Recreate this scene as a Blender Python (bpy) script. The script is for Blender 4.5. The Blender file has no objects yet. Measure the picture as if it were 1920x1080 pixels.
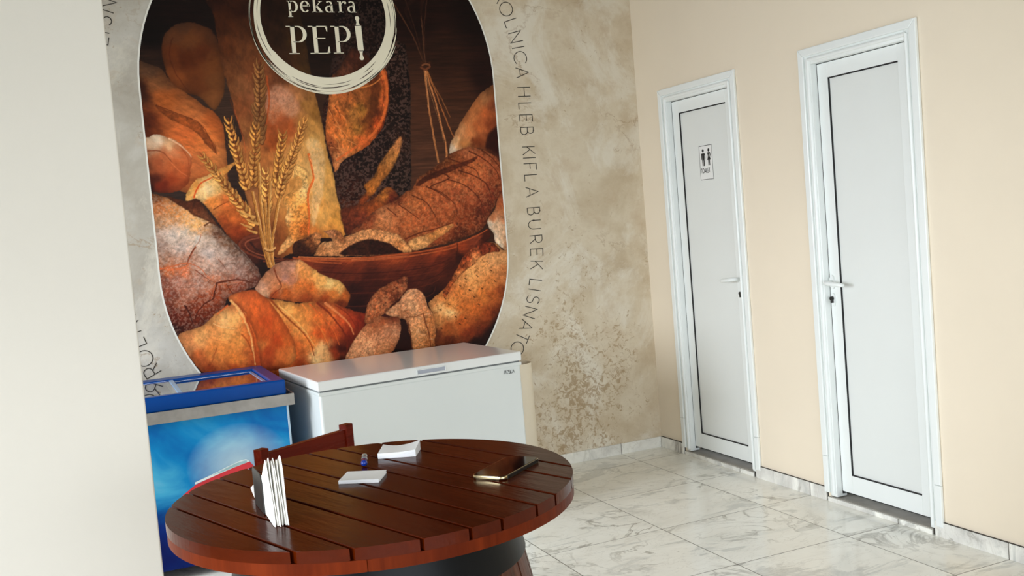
import bpy, bmesh, math, random
import numpy as np
from mathutils import Vector, Matrix
S = bpy.context.scene
COL = S.collection
# ---------------------------------------------------------------- camera
cam = bpy.data.objects.new('camera', bpy.data.cameras.new('camera'))
COL.objects.link(cam)
cam.data.sensor_width = 36.0
cam.data.lens = 35.427
cam.data.clip_start = .02
cam.location = (-3.3264, -5.5524, 1.5256)
cam.rotation_euler = (1.5042, .0825, -.4087)
S.camera = cam
# ---------------------------------------------------------------- world, daylight, exposure
wld = bpy.data.worlds.new('daylight'); S.world = wld; wld.use_nodes = True
wld.node_tree.nodes['Background'].inputs[0].default_value = (.78, .88, 1, 1)
wld.node_tree.nodes['Background'].inputs[1].default_value = 1.0
def area(name, loc, rot, sx, sz, power, col=(1, 1, 1), spread=180):
    l = bpy.data.lights.new(name, 'AREA'); l.shape = 'RECTANGLE'; l.size = sx; l.size_y = sz
    l.energy = power; l.color = col; l.spread = math.radians(spread)
    o = bpy.data.objects.new(name, l); o.location = loc; o.rotation_euler = rot; COL.objects.link(o); return o
R_ = math.radians
area('daylight_shopfront', (-2.6, -8.94, 1.5), (R_(58), 0, 0), 5.0, 1.9, 92, (.92, .975, 1.03), 108)
area('daylight_side_window_far', (-5.94, -1.25, 1.55), (R_(60), 0, R_(-90)), 1.7, 1.8, 74, (.92, .975, 1.03), 110)
area('daylight_side_window_near', (-5.94, -5.2, 1.55), (R_(57), 0, R_(-90)), 3.1, 1.8, 108, (.92, .975, 1.03), 110)
S.view_settings.view_transform = 'Standard'; S.view_settings.look = 'None'
S.view_settings.gamma = 1; S.view_settings.use_curve_mapping = False
S.view_settings.exposure = 0.07
S.cycles.max_bounces = 10; S.cycles.diffuse_bounces = 6; S.cycles.glossy_bounces = 5
S.cycles.sample_clamp_indirect = 6
# ---------------------------------------------------------------- mesh helpers
def lin(c):
    return tuple(((v/255)/12.92 if v/255 <= .04045 else ((v/255+.055)/1.055)**2.4) for v in c) + (1,)
def obj(name, bm, mat=None, parent=None, smooth=False, recalc=True):
    if recalc: bmesh.ops.recalc_face_normals(bm, faces=bm.faces)
    me = bpy.data.meshes.new(name); bm.to_mesh(me); bm.free()
    o = bpy.data.objects.new(name, me); COL.objects.link(o)
    if mat: me.materials.append(mat)
    if smooth:
        for p in me.polygons: p.use_smooth = True
    if parent: o.parent = parent
    return o
def tag(o, label, cat, group=None):
    o['label'] = label; o['category'] = cat
    if group: o['group'] = group
    return o
def thing(name, label, cat, loc=(0, 0, 0), rz=0, group=None):
    o = bpy.data.objects.new(name, None); COL.objects.link(o); o.location = loc; o.rotation_euler = (0, 0, rz)
    o.empty_display_size = .1
    return tag(o, label, cat, group)
def struct(name, bm, mat, parent=None, **k):
    o = obj(name, bm, mat, parent, **k)
    if parent is None: o['kind'] = 'structure'
    return o
def BM(): return bmesh.new()
def box(bm, x0, x1, y0, y1, z0, z1, bev=0, seg=2):
    vs = [bm.verts.new((x, y, z)) for x in (x0, x1) for y in (y0, y1) for z in (z0, z1)]
    fs = [bm.faces.new([vs[i] for i in f]) for f in ((0, 1, 3, 2), (4, 6, 7, 5), (0, 4, 5, 1), (2, 3, 7, 6), (0, 2, 6, 4), (1, 5, 7, 3))]
    if bev:
        es = {e for f in fs for e in f.edges}
        bmesh.ops.bevel(bm, geom=list(es), offset=bev, segments=seg, profile=.5, affect='EDGES')
    return bm
def prism(bm, pts, fn, d, bev=0, seg=2):
    """pts 2D outline, fn(u,v,w)->xyz, w in (0,d)"""
    a = [bm.verts.new(fn(u, v, 0)) for u, v in pts]; b = [bm.verts.new(fn(u, v, d)) for u, v in pts]
    n = len(pts); fs = [bm.faces.new(a), bm.faces.new(b[::-1])]
    for i in range(n): fs.append(bm.faces.new((a[i], b[i], b[(i+1) % n], a[(i+1) % n])))
    if bev:
        es = set(fs[0].edges) | set(fs[1].edges)
        bmesh.ops.bevel(bm, geom=list(es), offset=bev, segments=seg, profile=.5, affect='EDGES')
    return bm
def lathe(bm, prof, cx=0, cy=0, n=48, a0=0, a1=2*math.pi, closed=False):
    full = abs(a1-a0-2*math.pi) < 1e-6; m = n if full else n+1
    rings = [[bm.verts.new((cx+r*math.cos(a0+(a1-a0)*i/n), cy+r*math.sin(a0+(a1-a0)*i/n), z)) for i in range(m)] for r, z in prof]
    rr = rings+[rings[0]] if closed else rings
    for A, B in zip(rr, rr[1:]):
        for i in range(n): bm.faces.new((A[i], A[(i+1) % m], B[(i+1) % m], B[i]))
    if not closed and full:
        bm.faces.new(rings[0][::-1]); bm.faces.new(rings[-1])
    return bm
def tube(bm, pts, r, n=12, cap=True, sy=1.0):
    pts = [Vector(p) for p in pts]; rs = r if isinstance(r, (list, tuple)) else [r]*len(pts)
    rings = []; up = Vector((0, 0, 1))
    for i, p in enumerate(pts):
        t = (pts[min(i+1, len(pts)-1)]-pts[max(i-1, 0)]).normalized()
        a = t.cross(up);  a = a.normalized() if a.length > 1e-3 else Vector((1, 0, 0)); b = a.cross(t).normalized()
        rings.append([bm.verts.new(p+a*math.cos(2*math.pi*k/n)*rs[i]+b*math.sin(2*math.pi*k/n)*rs[i]*sy) for k in range(n)])
    for A, B in zip(rings, rings[1:]):
        for k in range(n): bm.faces.new((A[k], A[(k+1) % n], B[(k+1) % n], B[k]))
    if cap: bm.faces.new(rings[0][::-1]); bm.faces.new(rings[-1])
    return bm
def ribbon(bm, pts, w, fn):
    """flat stroke; pts 2D, w width or list, fn(u,v)->xyz"""
    n = len(pts); ws = w if isinstance(w, (list, tuple)) else [w]*n
    L = []; Rr = []
    for i in range(n):
        p = Vector(pts[i]); 
        d0 = (Vector(pts[i])-Vector(pts[i-1])).normalized() if i else None
        d1 = (Vector(pts[i+1])-Vector(pts[i])).normalized() if i < n-1 else None
        if d0 is None: d0 = d1
        if d1 is None: d1 = d0
        t = d0+d1; t = t.normalized() if t.length > 1e-6 else d1
        nn = Vector((-t.y, t.x)); c = max(.45, abs(nn.dot(Vector((-d1.y, d1.x)))))
        h = ws[i]/2/c; L.append(bm.verts.new(fn(*(p+nn*h)))); Rr.append(bm.verts.new(fn(*(p-nn*h))))
    for i in range(n-1): bm.faces.new((L[i], L[i+1], Rr[i+1], Rr[i]))
    return bm
def poly(bm, pts, fn): bm.faces.new([bm.verts.new(fn(u, v)) for u, v in pts]); return bm
def arc(cx, cy, rx, ry, a0, a1, n=14):
    return [(cx+rx*math.cos(R_(a0+(a1-a0)*i/n)), cy+ry*math.sin(R_(a0+(a1-a0)*i/n))) for i in range(n+1)]
# ---------------------------------------------------------------- materials
class NT:
    def __init__(s, name):
        s.m = bpy.data.materials.new(name); s.m.use_nodes = True; s.t = s.m.node_tree
        s.p = s.t.nodes['Principled BSDF']
    def n(s, typ, **k):
        nd = s.t.nodes.new(typ)
        for a, b in k.items():
            if a.startswith('i_'):
                key = a[2:]; key = int(key) if key.isdigit() else key
                s.put(nd.inputs[key], b)
            else: setattr(nd, a, b)
        return nd
    def put(s, inp, v):
        if isinstance(v, bpy.types.NodeSocket): s.t.links.new(v, inp)
        elif isinstance(v, bpy.types.Node): s.t.links.new(v.outputs[0], inp)
        else: inp.default_value = v
    def math(s, op, a, b=0.0, c=0.0, clamp=False):
        nd = s.t.nodes.new('ShaderNodeMath'); nd.operation = op; nd.use_clamp = clamp
        for i, v in enumerate((a, b, c)): s.put(nd.inputs[i], v)
        return nd.outputs[0]
    def mix(s, f, a, b, blend='MIX'):
        nd = s.t.nodes.new('ShaderNodeMix'); nd.data_type = 'RGBA'; nd.blend_type = blend
        s.put(nd.inputs[0], f); s.put(nd.inputs[6], a); s.put(nd.inputs[7], b); return nd.outputs[2]
    def noise(s, vec, scale, detail=4, rough=.55, dist=0.0, out=0):
        nd = s.t.nodes.new('ShaderNodeTexNoise'); s.put(nd.inputs['Vector'], vec)
        nd.inputs['Scale'].default_value = scale; nd.inputs['Detail'].default_value = detail
        nd.inputs['Roughness'].default_value = rough; nd.inputs['Distortion'].default_value = dist
        return nd.outputs[out]
    def ramp(s, f, stops):
        nd = s.t.nodes.new('ShaderNodeValToRGB'); s.put(nd.inputs[0], f); e = nd.color_ramp.elements
        e[0].position, e[0].color = stops[0][0], stops[0][1]; e[1].position, e[1].color = stops[-1][0], stops[-1][1]
        for p, c in stops[1:-1]:
            q = e.new(p); q.color = c
        return nd.outputs[0]
    def coord(s, which='Object'): return s.t.nodes.new('ShaderNodeTexCoord').outputs[which]
    def mapping(s, vec, scale=(1, 1, 1), loc=(0, 0, 0)):
        nd = s.t.nodes.new('ShaderNodeMapping'); s.put(nd.inputs[0], vec)
        nd.inputs['Scale'].default_value = scale; nd.inputs['Location'].default_value = loc; return nd.outputs[0]
    def bump(s, h, strength=.2, dist=.01):
        nd = s.t.nodes.new('ShaderNodeBump'); s.put(nd.inputs['Height'], h)
        nd.inputs['Strength'].default_value = strength; nd.inputs['Distance'].default_value = dist
        s.t.links.new(nd.outputs[0], s.p.inputs['Normal'])
    def set(s, color=None, rough=None, metal=None, spec=None, coat=None, trans=None, ior=None):
        P = s.p.inputs
        if color is not None: s.put(P['Base Color'], color)
        if rough is not None: s.put(P['Roughness'], rough)
        if metal is not None: P['Metallic'].default_value = metal
        if spec is not None: P['Specular IOR Level'].default_value = spec
        if coat is not None: P['Coat Weight'].default_value = coat; P['Coat Roughness'].default_value = .08
        if trans is not None: P['Transmission Weight'].default_value = trans
        if ior is not None: P['IOR'].default_value = ior
        return s.m
def G(v, a=1): return (v, v, v, a)
def plain(name, rgb, rough=.5, metal=0, spec=.5, var=.04, scale=6, coat=None, bump=0):
    """plain colour with faint uneven wear"""
    t = NT(name); co = t.coord(); c = lin(rgb)
    f = t.noise(co, scale, 4)
    dark = tuple(v*(1-var) for v in c[:3])+(1,); lite = tuple(min(1, v*(1+var)) for v in c[:3])+(1,)
    col = t.ramp(f, [(.3, dark), (.7, lite)])
    if bump: t.bump(t.noise(co, 220, 2), bump, .002)
    return t.set(col, rough, metal, spec, coat)

def stone_mat(name, baseboard=False):
    """60 cm polished marble-look tiles laid in a plain grid"""
    t = NT(name); pos = t.n('ShaderNodeNewGeometry').outputs['Position']
    sp = t.n('ShaderNodeSeparateXYZ', i_0=pos)
    u = t.math('DIVIDE', t.math('ADD', sp.outputs[0], .3042), .5974); v = t.math('DIVIDE', t.math('ADD', sp.outputs[1], .246), .6)
    iu = t.math('FLOOR', u); iv = t.math('FLOOR', v)
    idv = t.n('ShaderNodeCombineXYZ', i_0=iu, i_1=iv)
    wn = t.n('ShaderNodeTexWhiteNoise', noise_dimensions='3D', i_Vector=idv)
    off = t.n('ShaderNodeVectorMath', operation='SCALE', i_0=wn.outputs['Color'], i_Scale=37.0)
    p = t.n('ShaderNodeVectorMath', operation='ADD', i_0=pos, i_1=off.outputs[0]).outputs[0]
    fu = t.math('ABSOLUTE', t.math('SUBTRACT', t.math('FRACT', u), .5)); fv = t.math('ABSOLUTE', t.math('SUBTRACT', t.math('FRACT', v), .5))
    gm = t.math('MULTIPLY', t.math('SUBTRACT', t.math('MAXIMUM', fu, fv), .4966), 1400, clamp=True)
    pm = t.mapping(p, (1, 1.9, 1.3))
    cloud = t.noise(pm, 1.6, 6, .6, .9)
    base = t.ramp(cloud, [(.30, lin((222, 222, 214)) if not baseboard else lin((196, 196, 190))), (.45, lin((238, 236, 227)) if not baseboard else lin((214, 212, 206))), (.60, lin((244, 243, 235))), (.75, lin((230, 229, 221)))])
    patch = t.noise(t.mapping(p, (1, 2.6, 1)), 2.1, 7, .62, 1.6)
    pf = t.ramp(patch, [(.57, G(0)), (.64, G(.65)), (.70, G(.35)), (.8, G(.5))])
    base = t.mix(pf, base, lin((186, 187, 182)))
    vn = t.noise(p, 2.2, 8, .58, 1.4); vv = t.math('ABSOLUTE', t.math('SUBTRACT', vn, .5))
    vf = t.math('SUBTRACT', 1, t.math('MULTIPLY', vv, 42), clamp=True)
    vw = t.ramp(t.noise(p, 1.9, 3), [(.44, G(0)), (.62, G(1))])
    vf = t.math('MULTIPLY', vf, vw)
    base = t.mix(t.math('MULTIPLY', vf, .75), base, lin((134, 129, 117)))
    v2 = t.math('ABSOLUTE', t.math('SUBTRACT', t.noise(t.mapping(p, (1.2, 2.2, 1)), 4.5, 6, .6, 1.0), .5))
    v2 = t.math('MULTIPLY', t.math('SUBTRACT', 1, t.math('MULTIPLY', v2, 60), clamp=True), .22)
    base = t.mix(v2, base, lin((160, 152, 138)))
    base = t.mix(gm, base, lin((80, 73, 62)))
    t.bump(t.math('SUBTRACT', 1, gm), .3, .0015)
    return t.set(base, t.math('ADD', t.math('MULTIPLY', gm, .4), .16 if not baseboard else .3), spec=.45)

def wallpaper_mat():
    t = NT('stone_print_wallpaper'); co = t.n('ShaderNodeNewGeometry').outputs['Position']
    sp = t.n('ShaderNodeSeparateXYZ', i_0=co)
    c1 = t.noise(co, 2.4, 9, .66, .25)
    col = t.ramp(c1, [(.30, lin((186, 166, 138))), (.44, lin((202, 186, 160))), (.55, lin((214, 201, 178))), (.70, lin((196, 176, 148)))])
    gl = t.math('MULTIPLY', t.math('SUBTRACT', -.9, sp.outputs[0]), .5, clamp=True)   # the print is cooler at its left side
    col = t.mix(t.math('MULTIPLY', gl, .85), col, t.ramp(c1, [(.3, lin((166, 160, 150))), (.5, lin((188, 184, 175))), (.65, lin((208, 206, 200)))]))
    w = t.noise(t.mapping(co, (1, 1, .8), (3, 0, 1)), 1.9, 9, .7, .7)
    col = t.mix(t.ramp(w, [(.52, G(0)), (.60, G(.55)), (.68, G(.75))]), col, lin((228, 222, 208)))
    w2 = t.noise(t.mapping(co, (1, 1, 1), (9, 0, 4)), 7.0, 7, .7, .5)
    col = t.mix(t.ramp(w2, [(.56, G(0)), (.68, G(.35))]), col, lin((190, 166, 136)))
    # brown moss-like specks, thick in the low right area
    s1 = t.noise(co, 30, 6, .74, .9)
    blot = t.noise(co, 2.9, 4, .6, .2)
    dx = t.math('MULTIPLY', t.math('ADD', sp.outputs[0], .58), 1.7); dz = t.math('MULTIPLY', t.math('SUBTRACT', sp.outputs[2], .38), 1.0)
    dist = t.math('SQRT', t.math('ADD', t.math('MULTIPLY', dx, dx), t.math('MULTIPLY', dz, dz)))
    dens = t.math('MAXIMUM', t.math('SUBTRACT', .145, t.math('MULTIPLY', dist, .17)), -.035)
    dens = t.math('ADD', dens, t.math('MULTIPLY', t.math('SUBTRACT', blot, .5), .40))
    f = t.math('MULTIPLY', t.math('SUBTRACT', t.math('ADD', s1, dens), .60), 14, clamp=True)
    col = t.mix(t.math('MULTIPLY', f, .7), col, lin((158, 130, 92)))
    s2 = t.noise(co, 75, 3, .7, .5)
    f2 = t.math('MULTIPLY', t.math('MULTIPLY', t.math('SUBTRACT', s2, .66), 14, clamp=True), t.ramp(blot, [(.46, G(0)), (.6, G(.7))]))
    col = t.mix(f2, col, lin((150, 118, 88)))
    vn = t.math('ABSOLUTE', t.math('SUBTRACT', t.noise(co, 1.5, 9, .62, .4), .5))
    vf = t.math('MULTIPLY', t.math('SUBTRACT', 1, t.math('MULTIPLY', vn, 120), clamp=True), t.ramp(t.noise(co, 1.7, 2), [(.5, G(0)), (.62, G(.6))]))
    col = t.mix(vf, col, lin((160, 132, 100)))
    return t.set(col, .55, spec=.3)

def wood_mat(name, c0, c1, rough=.22, coat=.35, axis=0, scale=1.0, spec=.09):
    t = NT(name); co = t.coord(); oi = t.n('ShaderNodeObjectInfo')
    off = t.n('ShaderNodeCombineXYZ', i_0=t.math('MULTIPLY', oi.outputs['Random'], 19), i_1=t.math('MULTIPLY', oi.outputs['Random'], 7))
    p = t.n('ShaderNodeVectorMath', operation='ADD', i_0=co, i_1=off).outputs[0]
    sc = [9*scale]*3; sc[axis] = .9*scale
    pm = t.mapping(p, sc)
    f = t.noise(pm, 3.0, 7, .62, .9); f2 = t.noise(t.mapping(p, [v*5 for v in sc]), 3, 4, .6)
    ff = t.math('ADD', t.math('MULTIPLY', f, .72), t.math('MULTIPLY', f2, .28))
    col = t.ramp(ff, [(.33, lin(c0)), (.55, tuple((a+b)/2 for a, b in zip(lin(c0), lin(c1)))), (.72, lin(c1))])
    tint = t.math('ADD', t.math('MULTIPLY', oi.outputs['Random'], .24), .88)
    col = t.mix(1, col, t.n('ShaderNodeCombineColor', i_0=tint, i_1=tint, i_2=tint).outputs[0], 'MULTIPLY')
    wob = t.noise(t.mapping(p, (3, 14, 3)), 2.5, 4)
    t.bump(t.math('ADD', t.math('MULTIPLY', wob, .7), t.math('MULTIPLY', f2, .12)), .22, .006)
    return t.set(col, t.math('ADD', t.math('MULTIPLY', f, .12), rough-.04), spec=spec, coat=coat)

M = dict(
 floor=stone_mat('marble_floor_tiles'), base=stone_mat('marble_baseboard', True),
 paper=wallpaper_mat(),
 cream=plain('cream_wall_paint', (230, 217, 196), .75, var=.025, scale=1.3, bump=.08, spec=.2),
 pillar=plain('white_wall_paint', (216, 211, 201), .7, var=.012, scale=1.5, bump=.08, spec=.2),
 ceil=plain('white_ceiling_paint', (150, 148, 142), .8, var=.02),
 upvc=plain('white_plastic_profile', (232, 236, 234), .28, var=.012, scale=3),
 upvc_panel=plain('white_door_panel', (224, 227, 224), .4, var=.015, scale=2),
 black=plain('black_rubber_and_gap_shade', (14, 14, 18), .6),
 lock=plain('dark_lock_metal', (52, 52, 50), .4, .6),
 sign=plain('white_sticker', (232, 232, 230), .5, var=.01), ink=plain('black_ink', (16, 16, 18), .6, var=.02),
 concrete=plain('grey_threshold_stone', (160, 155, 146), .6, var=.15, scale=14),
 dark=plain('dark_gap_filler', (60, 56, 50), .8),
 enamel=plain('white_freezer_enamel', (216, 222, 222), .22, var=.012, scale=3, coat=.3),
 enamel_lid=plain('white_freezer_lid', (228, 231, 231), .2, var=.01, scale=3, coat=.15),
 lettering=plain('dark_lettering', (58, 52, 44), .6, var=.03), logo=plain('cream_logo_print', (236, 228, 204), .55, var=.02),
 border=plain('white_border_print', (238, 236, 228), .55, var=.02),
 roll=plain('cream_vinyl_roll', (234, 222, 200), .5, var=.02), 
 steel=plain('brushed_metal_strip', (140, 136, 130), .45, .6, var=.12, scale=22),
 blue=plain('blue_plastic_frame', (0, 64, 140), .3, spec=.15, var=.05), bluelite=plain('pale_blue_glass_frame', (120, 160, 206), .2, var=.05),
 red=plain('red_printed_band', (196, 32, 44), .35, var=.12, scale=9), page=plain('pale_printed_page', (214, 224, 224), .35, var=.05), pageshade=plain('grey_green_printed_page', (150, 184, 188), .35, var=.06),
 paperw=plain('white_paper', (251, 252, 255), .75, var=.01), napkin=plain('white_napkin_tissue', (246, 244, 238), .85, var=.015, bump=.3, scale=20),
 holder=plain('black_napkin_holder', (34, 31, 30), .35, var=.05),
 phoneglass=plain('black_phone_glass', (3, 3, 4), .05, var=.01, spec=.25), phonemetal=plain('gold_phone_frame', (196, 178, 140), .25, 1.0, var=.03),
 phonedark=plain('black_phone_edge', (26, 24, 22), .3, .3),
 hoop=plain('black_painted_hoop', (6, 8, 11), .36, .0, spec=.12, var=.2, scale=12),
 stave=wood_mat('dark_barrel_staves', (50, 26, 18), (98, 56, 40), .4, .1, axis=2),
 table=wood_mat('red_brown_varnished_wood', (58, 15, 1), (74, 22, 2), .17, .0, axis=0),
 tableside=wood_mat('red_brown_varnished_rim', (70, 20, 3), (104, 38, 10), .36, .0, axis=2, scale=.6, spec=.05),
 chair=wood_mat('red_varnished_chair_wood', (78, 14, 3), (104, 26, 7), .25, .0, axis=0),
)
t = NT('freezer_sliding_glass'); M['glass'] = t.set((.9, .96, 1, 1), .01, trans=1.0, ior=1.75)
t = NT('clear_plastic'); M['clear'] = t.set((.8, .85, .92, 1), .05, trans=.85, ior=1.45)
# ---------------------------------------------------------------- painter of the printed bread picture (wall centimetres)
PRINT_GAIN = 1.2
def catmull(P,closed,n=5):
    P=np.array(P,float);N=len(P);out=[]
    rng=range(N) if closed else range(N-1)
    for i in rng:
        if closed: p0,p1,p2,p3=P[i-1],P[i],P[(i+1)%N],P[(i+2)%N]
        else: p0,p1,p2,p3=P[max(i-1,0)],P[i],P[i+1],P[min(i+2,N-1)]
        for t in np.arange(n)/n:
            out.append(.5*((2*p1)+(-p0+p2)*t+(2*p0-5*p1+4*p2-p3)*t*t+(-p0+3*p1-3*p2+p3)*t**3))
    if not closed: out.append(P[-1])
    return np.array(out)
def vnoise(x,z,seed):
    r=np.random.RandomState(seed).rand(128,128)
    xi=np.floor(x).astype(int);zi=np.floor(z).astype(int);fx=x-xi;fz=z-zi
    fx=fx*fx*(3-2*fx);fz=fz*fz*(3-2*fz)
    a=r[zi%128,xi%128];b=r[zi%128,(xi+1)%128];c=r[(zi+1)%128,xi%128];d=r[(zi+1)%128,(xi+1)%128]
    return (a*(1-fx)+b*fx)*(1-fz)+(c*(1-fx)+d*fx)*fz
def fbm(x,z,sx,sz,ang,seed,oct=4):
    a=math.radians(ang);u=x*math.cos(a)+z*math.sin(a);v=-x*math.sin(a)+z*math.cos(a)
    o=0;amp=1;tot=0
    for k in range(oct):
        o=o+amp*vnoise(u/sx*2**k+31*k+500,v/sz*2**k+17*k+500,seed+k);tot+=amp;amp*=.62
    return o/tot
def idw(x,z,cols,p=3.2):
    num=0;den=0
    for cx,cz,r,g,b in cols:
        w=1/((x-cx)**2+(z-cz)**2+2.)**(p/2)
        num=num+w[...,None]*np.array([r,g,b],float);den=den+w
    return num/den[...,None]
def seg_dist(x,z,P,closed):
    d=np.full(x.shape,1e9);ins=np.zeros(x.shape,bool);t0=np.zeros(x.shape);N=len(P)
    for i in range(N if closed else N-1):
        a=P[i];b=P[(i+1)%N];ex,ez=b-a
        L=ex*ex+ez*ez+1e-12
        t=np.clip(((x-a[0])*ex+(z-a[1])*ez)/L,0,1)
        q=(x-a[0]-t*ex)**2+(z-a[1]-t*ez)**2
        m=q<d;d=np.where(m,q,d);t0=np.where(m,(i+t)/max(N-1,1),t0)
        if closed:
            c=((a[1]>z)!=(b[1]>z))&(x<ex*(z-a[1])/(ez if abs(ez)>1e-9 else 1e-9)+a[0]);ins^=c
    return np.sqrt(d),ins,t0
def paint(xs,zs,BG,LAYERS):
    X,Z=np.meshgrid(xs,zs);img=idw(X,Z,BG,3)
    s=fbm(X,Z,14,1.1,0,5);s2=fbm(X,Z,9,.55,0,9)
    img*=(.62+.5*s+.35*(s2-.3))[...,None]
    def win(P,m):
        x0,z0=P.min(0)-m;x1,z1=P.max(0)+m
        i0,i1=np.searchsorted(xs,[x0,x1]);j0,j1=np.searchsorted(zs,[z0,z1]);return slice(j0,j1),slice(i0,i1)
    def stroke(P,w,w2,col,al):
        P=catmull(P,False,3) if len(P)>2 else np.array(P,float)
        s=win(P,max(w,w2)+.5);x=X[s];z=Z[s]
        if x.size==0:return
        x=x+(fbm(x,z,2,2,0,71,2)-.5)*.6
        d,_,t=seg_dist(x,z,P,False);hw=(w+(w2-w)*t)/2
        a=np.clip((hw-d)/.25+.5,0,1)*al
        img[s]=img[s]*(1-a[...,None])+a[...,None]*np.array(col,float)*(.85+.3*fbm(X[s],Z[s],1,1,0,33,2))[...,None]
    for li,L in enumerate(LAYERS):
        if L[0]=='P':
            _,poly,cols,noise,rim,alpha,sharp,speck,soft=L
            P=catmull(poly,True,4);s=win(P,soft*2+1);x=X[s];z=Z[s]
            if x.size==0:continue
            xx=x+(fbm(x,z,2.2,2.2,0,200+li,3)-.5)*1.1;zz=z+(fbm(x,z,2.2,2.2,0,300+li,3)-.5)*1.1
            d,ins,_=seg_dist(xx,zz,P,True);sd=np.where(ins,d,-d)
            wx=x+(fbm(x,z,5,5,0,400+li,3)-.5)*5;wz=z+(fbm(x,z,5,5,0,500+li,3)-.5)*5
            c=idw(wx,wz,cols)
            n=fbm(x,z,noise[1],noise[2],noise[3],600+li,4);n2=fbm(x,z,noise[1]*.35,noise[2]*.35,noise[3],650+li,2)
            n3=fbm(x,z,max(noise[1],1.4)*1.2,max(noise[2],1.2)*1.2,noise[3]+40,680+li,3)
            c=c*(1+noise[0]*2.2*(n-.5)+noise[0]*.9*(n2-.5)-.5*noise[0]*np.clip((n3-.60)/.06,0,1)+.5*noise[0]*np.clip((.40-n3)/.06,0,1))[...,None]
            if speck:
                th,sc,sa=speck[:3];ss=speck[3] if len(speck)>3 else 1.0
                q=fbm(x,z,ss,ss,0,700+li,3);mk=np.clip((q-(1-th)*.62-.12)/.07,0,1)*sa
                c=c*(1-mk[...,None])+mk[...,None]*np.array(sc,float)
            if rim[1]>0: c=c*(1-rim[1]*np.exp(-np.clip(sd,0,99)/rim[0]))[...,None]
            a=np.clip(sd/soft+.5,0,1)*alpha
            img[s]=img[s]*(1-a[...,None])+a[...,None]*c
        elif L[0]=='S':
            _,pts,w,w2,col,al=L;stroke(pts,w,w2,col,al)
        else:
            _,b,t,n,w,col,dk,al,kl=L
            b=np.array(b);t=np.array(t);ax=t-b;Ln=np.hypot(*ax);ax/=Ln;nx=np.array([-ax[1],ax[0]])
            rs=np.random.RandomState(li);col=np.array(col,float);dk=np.array(dk,float)
            stroke([tuple(b),tuple(t)],.8,.4,dk,al)
            m=int(n*1.25)
            for k in range(m+1):
                f=k/m;q=b+ax*Ln*f*.93;sc=(1-.55*f)*(.75+.25*min(1,f*5))
                for sd_ in ((1,-1) if k%2 else (-1,1)):
                    o=q+nx*sd_*w*rs.uniform(.12,.34)*sc;sp_=rs.uniform(.15,.55);e=o+(ax*.92+nx*sd_*sp_)*kl*(.8+.3*rs.rand())*(.75+.25*sc)
                    mm=(o+e)/2+nx*sd_*.45
                    cc=col*(.82+.36*rs.rand())*(1.08 if sd_>0 else .9)
                    stroke([tuple(o),tuple(mm),tuple(e)],w*.50*sc+.5,.35,dk,al)
                    stroke([tuple(o),tuple(mm),tuple(e)],w*.38*sc+.2,.2,cc,al)
                    stroke([tuple(o+nx*.25),tuple(mm+nx*.3),tuple(e)],.45,.15,np.minimum(cc*1.28,255),al*.7)
                if rs.rand()<.85:
                    sd_=rs.choice([-1,1]);o=q+nx*sd_*w*.5*sc
                    stroke([tuple(o),tuple(o+(ax+nx*sd_*rs.uniform(.1,.6))*rs.uniform(3,5.5))],.3,.12,col,al*.6)
    # dark disc behind the round logo
    r=np.hypot(X-1.0,Z-272.);a=np.clip((38.5-r)/.6+.5,0,1)*.35
    img*=(1-a)[...,None]
    img=255*(img.clip(0,255)/255)**1.06
    return np.clip(img,0,255)
BG=[(-91.4,263.1,16,7,5),(-92.7,250.4,44,26,18),(-95.7,272.1,20,9,7),(-74.1,277.7,24,11,8),(-55.4,229.2,66,45,34),(-53.0,216.0,60,40,30),(91.3,272.7,22,9,7),(69.2,249.2,48,25,15),(54.0,226.1,80,46,30),(76.4,231.7,66,36,22),(50.8,191.6,84,50,34),(74.7,213.2,74,43,28),(92.8,239.6,34,14,10),(53.0,272.6,30,12,8),(-5.6,250.2,50,28,17),(-7.7,227.9,62,38,26),(-83.9,180.0,55,40,34),(1.5,114.5,25,8,5),(30.5,88.7,25,10,8),(-45.2,141.8,30,13,10)]
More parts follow.
